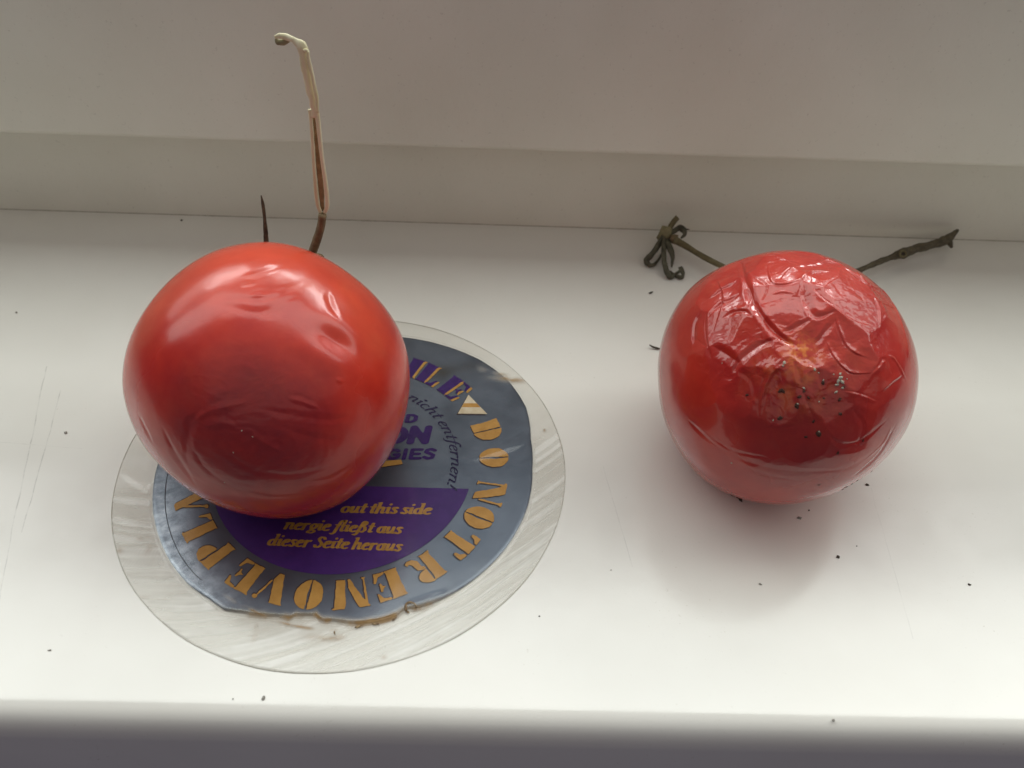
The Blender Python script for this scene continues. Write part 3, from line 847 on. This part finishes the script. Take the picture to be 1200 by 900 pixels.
fr_ = foil_r(ths)
FZ = 0.00055
rows = [0.02, .12, .25, .4, .55, .7, .8, .88, .93, .96, .98, .992, 1.0]
V = []; scuff = []; smud = []
for q in rows:
    for a, r in zip(ths, fr_):
        rr = q * r
        z = FZ + (0.00006 * math.sin(math.radians(a) * 3 + 1) * q) - (0.0002 if q == 1.0 else 0)
        V.append(pol(rr, a, z))
        scuff.append(float(sstep(0.80, 0.97, q)) * float(np.clip(1.2 - abs(a + 150) / 40, 0, 1)) * 0.8)
        smud.append(0.0)
V = np.array(V)
d = at_z([(522, 437), (548, 430)], 0)[:, :2]
pm = np.hypot((V[:, 0] - d[0, 0]) / 0.0045, (V[:, 1] - d[0, 1]) / 0.0016)
smud = 0.75 * np.exp(-pm ** 2) + 0.35 * np.exp(-np.hypot((V[:, 0] - d[1, 0]) / 0.005, (V[:, 1] - d[1, 1]) / 0.0018) ** 2)
tn = np.interp((np.degrees(np.arctan2(V[:, 1] - OC[1], V[:, 0] - OC[0]))), [-120, -112, -62, -50], [0, 1, 1, 0])
smud = np.maximum(smud, 0.9 * tn * (np.tile(np.array(rows)[:, None], (1, NA)).ravel() > 0.985))
foil = grid_mesh('foil_disc', V, NA, len(rows), FOIL, sticker)
set_attr(foil, 'scuff', scuff); set_attr(foil, 'smudge', smud)
# raised bead just inside the foil's left rim
aa = np.linspace(-205, -128, 60)
tube('foil_crease', [pol(foil_r([a])[0] - 0.0030 - 0.0004 * math.sin(a * 0.06), a, FZ + 0.00002) for a in aa], [0.00004] + [0.00010] * 58 + [0.00004], FOIL_LINE, foil, n=6, sub=2, seed=41)

# purple circle segment
PR, CH = 0.0348, -0.0076
a0 = math.degrees(math.asin(CH / PR))
pts = [pol(PR, a, FZ + 0.00009) for a in np.linspace(a0, -180 - a0, 90)]
link('purple_panel', pts, [tuple(range(len(pts)))[::-1]], PURPLE, sticker, smooth=False)

# ---- lettering: glyphs as signed fields, cut into flat meshes
def field_mesh(f, x0, x1, y0, y1, nx, ny):
    xs = np.linspace(x0, x1, nx + 1); ys = np.linspace(y0, y1, ny + 1)
    X, Y = np.meshgrid(xs, ys)
    G = f(X, Y)
    V = []; Fc = []
    for j in range(ny):
        run = None
        for i in range(nx + 1):
            full = i < nx and G[j, i] < 0 and G[j, i + 1] < 0 and G[j + 1, i] < 0 and G[j + 1, i + 1] < 0
            if full:
                if run is None: run = i
                continue
            if run is not None:
                b = len(V); V += [(xs[run], ys[j]), (xs[i], ys[j]), (xs[i], ys[j + 1]), (xs[run], ys[j + 1])]
                Fc.append((b, b + 1, b + 2, b + 3)); run = None
            if i == nx: break
            cs = [(xs[i], ys[j], G[j, i]), (xs[i + 1], ys[j], G[j, i + 1]), (xs[i + 1], ys[j + 1], G[j + 1, i + 1]), (xs[i], ys[j + 1], G[j + 1, i])]
            if all(c_[2] >= 0 for c_ in cs): continue
            poly = []
            for k_ in range(4):
                p_, q_ = cs[k_], cs[(k_ + 1) % 4]
                if p_[2] < 0: poly.append(p_[:2])
                if (p_[2] < 0) != (q_[2] < 0):
                    t_ = p_[2] / (p_[2] - q_[2]); poly.append((p_[0] + t_ * (q_[0] - p_[0]), p_[1] + t_ * (q_[1] - p_[1])))
            if len(poly) >= 3:
                b = len(V); V += poly; Fc.append(tuple(range(b, b + len(poly))))
    return V, Fc


def poly_sd(P):
    P = np.array(P, float)

    def f(X, Y):
        d = np.full(X.shape, 1e9); ins = np.zeros(X.shape, bool); n = len(P)
        for i in range(n):
            a, b = P[i], P[(i + 1) % n]; e = b - a
            t = np.clip(((X - a[0]) * e[0] + (Y - a[1]) * e[1]) / (e @ e + 1e-12), 0, 1)
            d = np.minimum(d, np.hypot(X - a[0] - t * e[0], Y - a[1] - t * e[1]))
            if abs(e[1]) > 1e-12:
                c_ = ((a[1] > Y) != (b[1] > Y)) & (X < e[0] * (Y - a[1]) / e[1] + a[0])
                ins ^= c_
        return np.where(ins, -d, d)
    return f


def ell(cx, cy, rx, ry): return lambda X, Y: (np.hypot((X - cx) / rx, (Y - cy) / ry) - 1) * min(rx, ry)
def uni(*fs): return lambda X, Y: np.minimum.reduce([f(X, Y) for f in fs])
def sub(a, b): return lambda X, Y: np.maximum(a(X, Y), -b(X, Y))
def inter(a, b): return lambda X, Y: np.maximum(a(X, Y), b(X, Y))
def half(nx_, ny_, c): return lambda X, Y: X * nx_ + Y * ny_ - c
def rect(x0, y0, x1, y1): return poly_sd([(x0, y0), (x1, y0), (x1, y1), (x0, y1)])


def stem_serif(x0, x1):           # heavy stem with small flared ends
    return poly_sd([(x0 - .05, 0), (x1 + .05, 0), (x1, .07), (x1, .93), (x1 + .05, 1), (x0 - .05, 1), (x0, .93), (x0, .07)])


G_RING = {
    'D': (0.86, uni(poly_sd([(0, 0), (.40, 0), (.40, 1), (0, 1), (.04, .5)]), inter(ell(.45, .5, .42, .5), half(-1, 0, -.45)))),
    'O': (0.84, sub(ell(.42, .5, .42, .5), poly_sd([(.40, -.1), (.43, -.1), (.475, .5), (.43, 1.1), (.40, 1.1), (.385, .5)]))),
    'N': (0.92, uni(rect(.06, 0, .13, .93), poly_sd([(0, .93), (.02, 1), (.42, 1), (.88, 0), (.56, 0), (.13, .86)]), rect(.80, .20, .87, 1), poly_sd([(.74, 1), (.93, 1), (.87, .92), (.80, .92)]), poly_sd([(0, 0), (.2, 0), (.13, .07), (.06, .07)]))),
    'T': (0.92, uni(poly_sd([(.27, 0), (.65, 0), (.62, .06), (.62, 1), (.30, 1), (.30, .06)]), poly_sd([(0, .98), (.24, 1), (.24, .9), (.12, .82), (.08, .66), (0, .66)]), poly_sd([(.92, .98), (.68, 1), (.68, .9), (.80, .82), (.84, .66), (.92, .66)]))),
    'R': (0.98, uni(stem_serif(.05, .38), inter(ell(.44, .76, .36, .25), half(-1, 0, -.44)), poly_sd([(.44, .50), (.56, .50), (.70, .44), (.74, .2), (.84, .10), (.92, .14), (.98, .05), (.86, -.02), (.66, 0), (.54, .14), (.52, .36), (.44, .42)]))),
    'E': (0.84, uni(stem_serif(.05, .42), poly_sd([(.48, 1), (.80, 1), (.84, .70), (.78, .70), (.68, .88), (.48, .93)]), poly_sd([(.50, .50), (.62, .56), (.66, .66), (.70, .66), (.70, .36), (.66, .36), (.62, .46)]), poly_sd([(.48, 0), (.82, 0), (.86, .33), (.80, .33), (.70, .12), (.48, .07)]))),
    'M': (1.06, uni(rect(.06, 0, .12, .95), poly_sd([(0, 1), (.30, 1), (.60, .28), (.60, 0), (.52, 0), (.10, .86)]), poly_sd([(.68, 0), (1.0, 0), (.98, .06), (.98, .94), (1.06, 1), (.70, 1), (.66, .8), (.68, .6)]), poly_sd([(0, 0), (.18, 0), (.12, .06), (.06, .06)]))),
    'V': (0.90, uni(poly_sd([(0, 1), (.40, 1), (.38, .94), (.60, .22), (.52, 0), (.34, 0), (.06, .94)]), poly_sd([(.62, .30), (.66, .24), (.84, .86), (.78, .88)]), ell(.84, .93, .07, .07))),
    'P': (0.86, uni(stem_serif(.05, .40), inter(ell(.46, .70, .38, .31), half(-1, 0, -.46)))),
    'L': (0.80, uni(stem_serif(.05, .42), poly_sd([(.48, 0), (.78, 0), (.82, .36), (.76, .36), (.66, .14), (.48, .08)]))),
    'A': (0.95, uni(poly_sd([(.30, 1), (.56, 1), (.92, .06), (.95, 0), (.50, 0), (.54, .06)]), poly_sd([(.38, .80), (.42, .70), (.18, .04), (.10, .04)]), ell(.12, .05, .08, .06))),
    'I': (0.45, stem_serif(.04, .42)),
}


def nib(strokes, a, b, dots=()):
    def f(X, Y):
        d = np.full(X.shape, 1e9)
        for s in strokes:
            s = np.array(s, float) / (a, b)
            for p_, q_ in zip(s[:-1], s[1:]):
                e = q_ - p_; t = np.clip(((X / a - p_[0]) * e[0] + (Y / b - p_[1]) * e[1]) / (e @ e + 1e-12), 0, 1)
                d = np.minimum(d, np.hypot(X / a - p_[0] - t * e[0], Y / b - p_[1] - t * e[1]))
        r = (d - 1) * min(a, b)
        for (cx, cy, rr) in dots: r = np.minimum(r, np.hypot(X - cx, Y - cy) - rr)
        return r
    return f


def arc(cx, cy, rx, ry, a0_, a1_, n=14): return [(cx + rx * math.cos(math.radians(t)), cy + ry * math.sin(math.radians(t))) for t in np.linspace(a0_, a1_, n)]


ITAL = {   # x-height 1; (advance, strokes, dots)
    'a': (.86, [arc(.36, .48, .26, .44, 60, 400), [(.64, .96), (.62, .2), (.70, .05), (.80, .14)]], ()),
    'c': (.70, [arc(.38, .48, .28, .45, 50, 310)], ()),
    'd': (.88, [arc(.36, .46, .27, .42, 0, 360), [(.62, 1.6), (.62, .2), (.70, .05), (.80, .14)], [(.48, 1.56), (.62, 1.6)]], ()),
    'e': (.72, [[(.12, .48), (.45, .56), (.58, .74)] + arc(.38, .72, .2, .24, 10, 160, 6) + arc(.38, .45, .29, .43, 160, 320, 10)], ()),
    'f': (.56, [[(.62, 1.5), (.50, 1.58), (.36, 1.4), (.28, .8), (.20, -.2), (.06, -.42), (-.08, -.34)], [(.06, .92), (.52, .92)]], ((.62, 1.44, .1),)),
    'g': (.82, [arc(.40, .58, .25, .36, 0, 360), [(.64, .9), (.84, .96)], [(.30, .24), (.2, .12), (.62, -.02), (.66, -.22), (.4, -.4), (.1, -.34), (.06, -.18), (.26, -.02)]], ()),
    'h': (.90, [[(.16, 1.6), (.14, 0)], [(.02, 1.54), (.16, 1.58)], [(.16, .62), (.38, .95), (.58, .92), (.62, .7), (.60, .2), (.68, .05), (.80, .14)]], ()),
    'i': (.46, [[(.04, .84), (.18, .94), (.18, .2), (.26, .05), (.38, .14)]], ((.22, 1.36, .15),)),
    'l': (.46, [[(.06, 1.54), (.20, 1.6), (.18, .2), (.26, .05), (.38, .14)]], ()),
    'n': (.92, [[(.02, .86), (.16, .94), (.14, 0)], [(.16, .62), (.38, .95), (.60, .92), (.64, .7), (.62, .2), (.70, .05), (.82, .14)]], ()),
    'o': (.78, [arc(.38, .48, .29, .45, 0, 360)], ()),
    'r': (.68, [[(.02, .86), (.16, .94), (.14, 0)], [(.16, .6), (.34, .92), (.52, .94)]], ((.54, .84, .11),)),
    's': (.62, [[(.50, .80), (.40, .95), (.22, .94), (.14, .76), (.28, .56), (.44, .42), (.48, .2), (.32, .02), (.14, .06), (.06, .22)]], ()),
    't': (.52, [[(.26, 1.36), (.20, .2), (.28, .05), (.42, .16)], [(.02, .93), (.46, .93)]], ()),
    'u': (.90, [[(.02, .84), (.16, .94), (.14, .28), (.26, .04), (.44, .10), (.60, .5)], [(.62, .95), (.62, .2), (.70, .05), (.80, .14)]], ()),
    'S': (.86, [[(.74, 1.2), (.60, 1.46), (.32, 1.48), (.18, 1.2), (.34, .92), (.58, .68), (.66, .36), (.44, .04), (.18, .06), (.06, .34)]], ()),
    'E': (.90, [[(.20, 1.48), (.16, .02)], [(.08, 1.48), (.82, 1.48), (.84, 1.2)], [(.2, .8), (.56, .8)], [(.04, .03), (.76, .03), (.86, .32)]], ()),
    'ß': (1.02, [[(.54, 1.5), (.42, 1.58), (.30, 1.4), (.22, .8), (.14, -.2), (.0, -.42), (-.14, -.34)], [(.34, 1.5), (.60, 1.5), (.66, 1.2), (.44, .92), (.66, .72), (.76, .34), (.56, .02), (.38, .12)]], ()),
    '!': (.40, [[(.24, 1.5), (.16, .5)]], ((.14, .08, .13),)),
}
BOLD = {   # cap height 1, plain heavy capitals
    'D': (.86, [[(.14, .1), (.14, .9), (.42, .9), (.66, .72), (.66, .28), (.42, .1), (.14, .1)]]),
    'O': (.96, [arc(.46, .5, .33, .40, 0, 360)]),
    'N': (1.0, [[(.14, .06), (.16, .94), (.76, .06), (.78, .94)]]),
    'G': (.92, [arc(.46, .5, .33, .40, 45, 330) + [(.76, .46), (.52, .46)]]),
    'I': (.42, [[(.18, .08), (.18, .92)]]),
    'E': (.78, [[(.66, .9), (.14, .9), (.14, .1), (.66, .1)], [(.14, .5), (.56, .5)]]),
    'S': (.80, [[(.66, .80), (.46, .92), (.22, .86), (.16, .66), (.40, .52), (.62, .36), (.58, .14), (.34, .07), (.12, .20)]]),
}


def wear(f, seed, amt):
    def g(X, Y):
        n = vnoise(np.stack([X.ravel(), Y.ravel(), X.ravel() * 0 + seed], 1), 9, seed, 3).reshape(X.shape)
        return f(X, Y) + amt * n
    return g


def print_mesh(name, layers, mapper, parent, mats):
    """layers: (V2d, faces, dz, material index, shift)"""
    V = []; Fc = []; mi = []
    for v, fc, dz, k_, (sx, sy) in layers:
        b = len(V); V += [mapper(x + sx, y + sy, dz) for x, y in v]
        Fc += [tuple(i + b for i in f) for f in fc]; mi += [k_] * len(fc)
    o = link(name, V, Fc, mats, parent, smooth=False, mat_idx=mi)
    return o


LZ = FZ + 0.00012


def ring_map(ang, rbase, hgt, width, wscale=1.0):
    """tops point outward, reading clockwise"""
    def f(x, y, dz):
        r = rbase + y * hgt
        a = ang - math.degrees((x - width / 2) * hgt * wscale / (rbase + hgt * 0.5))
        return pol(r, a, LZ + dz)
    return f


ang_of = lambda px: math.degrees(math.atan2(*((at_z([px], FZ)[0, :2] - OC)[::-1])))
RING = [('D', (570, 505)), ('O', (579, 536.5)), ('N', (579, 578.5)), ('O', (565, 608)), ('T', (545.5, 640)), ('R', (500, 670)), ('E', (458, 690)), ('M', (411, 699)), ('O', (362, 698)), ('V', (320, 692)), ('E', (289, 674)), ('P', (253, 646)), ('L', (240, 615)), ('A', (228, 588))]
for i, (ch, px) in enumerate(RING):
    w, f = G_RING[ch]
    v, fc = field_mesh(wear(f, i, 0.022), -.1, w + .1, -.06, 1.06, 44, 44)
    o = print_mesh('gold_letter', [(v, fc, 0.0, 0, (.035, -.03)), (v, fc, 0.00003, 1, (0, 0))], ring_map(ang_of(px), 0.0366, 0.0080, w, 1.0), sticker, [INK, GOLD])
    o['label'] = 'gold stencil letter ' + ch
for i, (ch, px) in enumerate([('I', (483, 433)), ('L', (498, 446)), ('E', (525, 459))]):
    w, f = G_RING[ch]
    v, fc = field_mesh(wear(f, 30 + i, 0.008), -.1, w + .1, -.06, 1.06, 44, 44)
    o = print_mesh('purple_letter', [(v, fc, 0.0, 0, (.10, 0.0)), (v, fc, 0.00003, 1, (0, 0))], ring_map(ang_of(px), 0.0368, 0.0080, w, 1.05), sticker, [GOLD_DIM, PURPLE_TXT])
    o['label'] = 'purple letter ' + ch + ' edged in gold'

# small triangle between the two ring texts
tp = [at_z([p_], FZ)[0, :2] for p_ in ((549, 463), (536.5, 485), (571, 485.5))]
cen = sum(tp) / 3


def tri(scale, dz, off=(0, 0), part=None):
    q = [cen + (t_ - cen) * scale + np.array(off) for t_ in tp]
    if part:
        (a, b) = part
        ap, l_, r_ = q
        q = [ap + (l_ - ap) * a, ap + (l_ - ap) * b, ap + (r_ - ap) * b, ap + (r_ - ap) * a]
    return [(p_[0], p_[1], LZ + dz) for p_ in q]


V = tri(1.0, 0.0, (-0.0004, -0.0005)) + tri(1.0, 0.00003) + tri(0.98, 0.00005, part=(.45, .66))
link('triangle_mark', V, [(0, 1, 2), (3, 4, 5), (6, 7, 8, 9)], [INK, CREAM, GOLD], sticker, smooth=False, mat_idx=[0, 1, 2])


def text_layers(text, font, a, b, res=26, space=.32, track=0.0, y0=-.55, y1=1.75):
    """lay glyphs side by side, x in x-heights; returns (list of (x, V, F)), total width"""
    x = 0; out_ = []
    for ch in text:
        if ch == ' ':
            x += space; continue
        g = font[ch]; dots = g[2] if len(g) > 2 else ()
        f = nib(g[1], a, b, dots)
        v, fc = field_mesh(f, -.35, g[0] + .35, y0, y1, res, int(res * 1.5))
        out_.append((x, v, fc)); x += g[0] + track
    return out_, x


def line_text(name, text, font, x_left, x_right, y_base, xh, slope, a, b, mat, dz, shear=0.0, space=.4, label=None, y1=1.75, y0=-.55):
    """straight line of print: fills x_left..x_right (mm from the disc centre)"""
    gl, tot = text_layers(text, font, a, b, space=space, y0=y0, y1=y1)
    sx = (x_right - x_left) / tot
    V = []; Fc = []
    for x, v, fc in gl:
        k_ = len(V)
        for (px_, py_) in v:
            X = x_left + (x + px_) * sx + shear * py_ * xh
            Y = y_base + py_ * xh + slope * (X - x_left)
            V.append((OC[0] + X * mm, OC[1] + Y * mm, LZ + dz))
        Fc += [tuple(i + k_ for i in f) for f in fc]
    o = link(name, V, Fc, mat, sticker, smooth=False)
    if label: o['label'] = label
    return o


line_text('printed_line', 'out this side', ITAL, 0.9, 24.3, -16.4, 2.15, 0.005, .165, .065, GOLD_DIM, 0.00002, .28, .36, 'small gold italic words out this side')
line_text('printed_line', 'nergie fließt aus', ITAL, -12.6, 17.2, -21.9, 2.15, -0.022, .165, .065, GOLD_DIM, 0.00002, .28, .36, 'small gold italic German words, middle line')
line_text('printed_line', 'dieser Seite heraus', ITAL, -15.9, 17.6, -26.9, 2.15, -0.025, .165, .065, GOLD_DIM, 0.00002, .28, .36, 'small gold italic German words, bottom line')
line_text('printed_line', 'D', BOLD, 14.6, 18.4, 15.4, 3.3, 0.04, .14, .12, PURPLE_TXT, 0, .12, y0=-.15, y1=1.15)
line_text('printed_line', 'ON', BOLD, 9.6, 22.6, 7.4, 6.2, 0.05, .165, .13, PURPLE_TXT, 0, .10, y0=-.2, y1=1.2)
line_text('printed_line', 'GIES', BOLD, 10.4, 24.4, 1.6, 3.9, 0.05, .125, .12, PURPLE_TXT, 0, .10, y0=-.2, y1=1.2)
q = at_z([(425, 551), (443, 541), (470, 539), (472, 544)], FZ)[:, :2]
V = [(x, y - 0.0003, LZ) for x, y in q] + [(x, y, LZ + 0.00003) for x, y in q]
link('gold_bar', V, [(3, 2, 1, 0)[::-1], (7, 6, 5, 4)[::-1]], [INK, GOLD], sticker, smooth=False, mat_idx=[0, 1])
# curved small print
gl_, tot = text_layers('nicht entfernen!', ITAL, .085, .055, space=.40)
ra0, ra1, rb, xh = 60.5, -13.5, 0.0287, 0.0021
V = []; Fc = []
for x, v, fc in gl_:
    k_ = len(V)
    for (u_, w_) in v:
        V.append(pol(rb + w_ * xh, ra0 + (ra1 - ra0) * (x + u_ + .26 * w_) / tot, LZ))
    Fc += [tuple(i + k_ for i in f) for f in fc]
o = link('printed_line', V, Fc, NAVY_TXT, sticker, smooth=False); o['label'] = 'small dark italic words along the curve'

# ---- clear film over everything, sealed to the sill round its rim
rs = np.concatenate([np.linspace(0.002, 0.042, 24), np.linspace(0.0425, 0.0598, 105), [0.06]])
A, B = np.meshgrid(rs, np.radians(ths), indexing='ij'); A = A.ravel(); B = B.ravel()
ad = np.degrees(B); X = A * np.cos(B); Y = A * np.sin(B)
fr_all = np.tile(fr_, len(rs))
z = 0.00030 + (LZ + 0.00022 - 0.00030) * sstep(0.0012, -0.0004, A - fr_all)
P3 = np.stack([X, Y, 0 * X], 1)
z += 0.00012 * vnoise(P3, 55, 131, 3) * sstep(0.02, 0.045, A)
ringm = sstep(-0.0002, 0.0012, A - fr_all)
# glue streaks: slanting, slightly bowed lines in the ring
u_ = (Y - 0.40 * X - 4.5 * X * X) + 0.0012 * vnoise(P3, 40, 132, 2)
v_ = X + 0.40 * Y
S3 = np.stack([u_ * 620, v_ * 26, 0 * X], 1)
st = 0.5 + 0.95 * vnoise(S3, 1.0, 133, 3)
st = np.clip(st + 0.35 * vnoise(P3, 150, 134, 3), 0, 1)
low = sstep(0.0016, -0.0016, Y - (-0.010 + (X + 0.058) * 0.19) + 0.0012 * vnoise(P3, 160, 135, 2))
z += ringm * low * 0.000085 * (st - 0.5)
# puckers: left glint, right lifted tongue
def ridge(px0, px1, w, hgt):
    global z
    a, b = at_z([px0, px1], 0)[:, :2] - OC; e = b - a
    t = np.clip(((X - a[0]) * e[0] + (Y - a[1]) * e[1]) / (e @ e), 0, 1)
    d_ = np.hypot(X - a[0] - t * e[0], Y - a[1] - t * e[1])
    z = z + hgt * np.exp(-(d_ / w) ** 2) * (0.35 + 0.65 * 4 * t * (1 - t))
ridge((140, 551), (171, 572), 0.0011, 0.0003)
ridge((171, 574), (182, 562), 0.0006, 0.00025)
ridge((174, 520), (173, 556), 0.0005, 0.00015)
ridge((552, 541), (616, 520), 0.0013, 0.0003)
ridge((617, 519), (621, 562), 0.0009, 0.00025)
ridge((478, 712), (520, 698), 0.0008, 0.0002)
ridge((415, 585), (428, 610), 0.0009, 0.0002)
z = np.where(A > 0.0597, np.minimum(z, 0.0003), z)
z = np.where(A >= 0.06, 0.00002, z)
z = np.maximum(z, np.where(A < fr_all + 0.0004, LZ + 0.00010, 0.00002))
under = np.exp(-(np.hypot(X + OC[0] - TA['c'][0], Y + OC[1] - TA['c'][1]) / 0.017) ** 6)
z = np.where(under > 0.3, np.minimum(z, TA['zmin'] - 0.0001), z)
haze = ringm * (0.09 + low * (0.06 + 0.42 * st))
stain = np.zeros(len(X))
nz = vnoise(P3, 260, 141, 4); nz2 = vnoise(P3, 90, 142, 2)
# brown glue along the torn near edge
tornw = np.interp(ad, [-122, -112, -98, -84, -70, -58, -48], [0, .55, .8, 1, 1, .8, 0])
dd = (A - fr_all) / mm
stain = np.maximum(stain, tornw * np.exp(-((dd - 0.35) / 1.0) ** 2) * np.clip(0.75 + 1.1 * nz, 0, 1))
line2 = np.interp(ad, [-122, -110, -100, -86, -78], [46.9, 47.6, 48.4, 49.6, 49.6])
stain = np.maximum(stain, np.interp(ad, [-120, -112, -82, -76], [0, .75, .75, 0]) * np.exp(-((A / mm - line2) / 0.5) ** 2) * np.clip(0.5 + 1.6 * nz, 0, 1))
for px, sx_, sy_, k_ in [((600, 446), 5.0, 1.3, .8), ((588, 440), 2.2, 1.2, .6), ((520, 405), .8, 1.2, .35), ((638, 505), .5, .7, .8), ((386, 748), 4.5, .9, .8), ((298, 748), .6, 1.2, .65), ((300, 738), .5, 1.6, .4), ((140, 646), 1.0, 1.0, .55), ((175, 645), .9, 1.6, .4), ((186, 726), .7, .5, .6), ((450, 771), .7, .6, .4), ((165, 632), .9, .5, .35), ((566, 434), 1.4, 1.3, .4), ((168, 700), 1.6, .5, .35)]:
    c0 = at_z([px], 0)[0, :2] - OC
    stain = np.maximum(stain, k_ * np.exp(-(((X - c0[0]) / (sx_ * mm)) ** 2 + ((Y - c0[1]) / (sy_ * mm)) ** 2)) * np.clip(0.8 + 1.2 * nz, 0, 1))
haze = np.clip(np.maximum(haze, stain * 0.9), 0, 0.95)
film = grid_mesh('clear_film', np.stack([OC[0] + X, OC[1] + Y, z], 1), NA, len(rs), FILM, sticker)
set_attr(film, 'haze', haze); set_attr(film, 'stain', np.clip(stain * 1.3, 0, 1)); set_attr(film, 'streak', st)
# cut edge of the film
aa = np.linspace(-180, 180, 241)
tube('film_edge', [pol(RO + 0.00004 * math.sin(a * 0.3), a, 0.00013) for a in aa], [0.00007 + 0.00003 * math.sin(a * 0.11) for a in aa], EDGE, sticker, n=6, sub=2, seed=44, caps=False)
# crusts of brown glue on the torn edge
for i, (px, s, asp) in enumerate([((420, 734), 0.0010, 2.0), ((440, 731), 0.0009, 2.2), ((462, 725), 0.0008, 2.0), ((478, 717), 0.0007, 1.8), ((330, 723), 0.0006, 2.0), ((306, 719), 0.0007, 1.8), ((392, 741), 0.0006, 2.2)]):
    P = at_z([px], 0.0005)[0]
    lump('glue_crust', P, (0, 0, 1), s * 0.42, RESIDUE, sticker, 500 + i, 0.16, asp)
hp = [at_z([p_], 0.0008)[0] for p_ in ((476, 716), (475.5, 709), (480, 706), (486, 708), (488, 712))]
tube('glue_thread', hp, [0.00028, 0.0003, 0.0003, 0.00026, 0.00015], RESIDUE, sticker, seed=51)

# ------------------------------------------------------------------ crumbs on the sill
CR_LIST = [
    ((982, 652.5), 0.00048, CRUMB, 1.1, 'largest round black crumb in front of the shrivelled tomato'),
    ((1136, 685), 0.00036, CRUMB, 1.4, 'small black crumb near the right end of the sill'),
    ((763, 343), 0.00060, CRUMB, 1.7, 'dark pointed crumb below the dried calyx'),
    ((1016, 568), 0.00050, CRUMB, 1.3, 'dark jagged crumb just off the lower right rim of the shrivelled tomato'),
    ((213, 258), 0.00055, CRUMB, 1.0, 'dark crumb near the frame seam behind the smooth tomato'),
    ((632, 722), 0.00022, CRUMB, 1.1, 'tiny black speck beside the lower right of the sticker'),
    ((937, 607), 0.00055, CRUMB_GREY, 1.4, 'grey fluffy crumb in the shadow below the shrivelled tomato'),
    ((948, 598), 0.00028, CRUMB, 1.2, 'tiny dark crumb touching the shadow under the shrivelled tomato'),
    ((891, 684.5), 0.00036, CRUMB_GREY, 1.3, 'faint grey crumb below the shadow of the shrivelled tomato'),
    ((977, 844), 0.00040, CRUMB_GREY, 1.1, 'faint grey crumb at the front edge right of middle'),
    ((309, 818), 0.00050, CRUMB_GREY, 1.3, 'pale grey crumb below the sticker near the front edge'),
    ((58, 762), 0.00030, CRUMB_GREY, 1.8, 'thin grey crumb at the lower left of the sill'),
    ((19, 366), 0.00042, CRUMB_GREY, 1.2, 'small grey crumb at the far left edge of the sill'),
    ((77, 507), 0.00050, CRUMB_GREY, 1.2, 'grey crumb beside the two scratches'),
    ((1004, 640), 0.00020, CRUMB, 1.2, 'tiny dark speck above right of the largest black crumb'),
    ((868, 585), 0.00070, CRUMB, 1.6, 'dark flat crumb against the lower left rim of the shrivelled tomato'),
    ((273, 819), 0.00022, CRUMB_GREY, 1.2, 'tiny grey speck left of the pale crumb near the front edge'),
    ((716, 668), 0.00020, CRUMB_GREY, 1.2, 'tiny grey speck midway between sticker and shrivelled tomato shadow'),
]
for i, (px, s, mt, asp, lab) in enumerate(CR_LIST):
    s *= 0.80
    P = at_z([px], s * 0.4)[0]
    tag(lump('crumb', P, (0, 0, 1), s, mt, None, 700 + i, 0.6, asp), lab, 'crumb', 'crumbs scattered on the sill')
sh = tube('dry_shred', [gz((761, 404), 0.0012), gz((765, 406.5), 0.0008), gz((770, 408), 0.0005), gz((775, 409), 0.0004)], [0.00018, 0.00032, 0.00032, 0.00014], CRUMB, None, n=7, seed=60)
tag(sh, 'thin dark curled shred beside the left flank of the shrivelled tomato', 'shred')
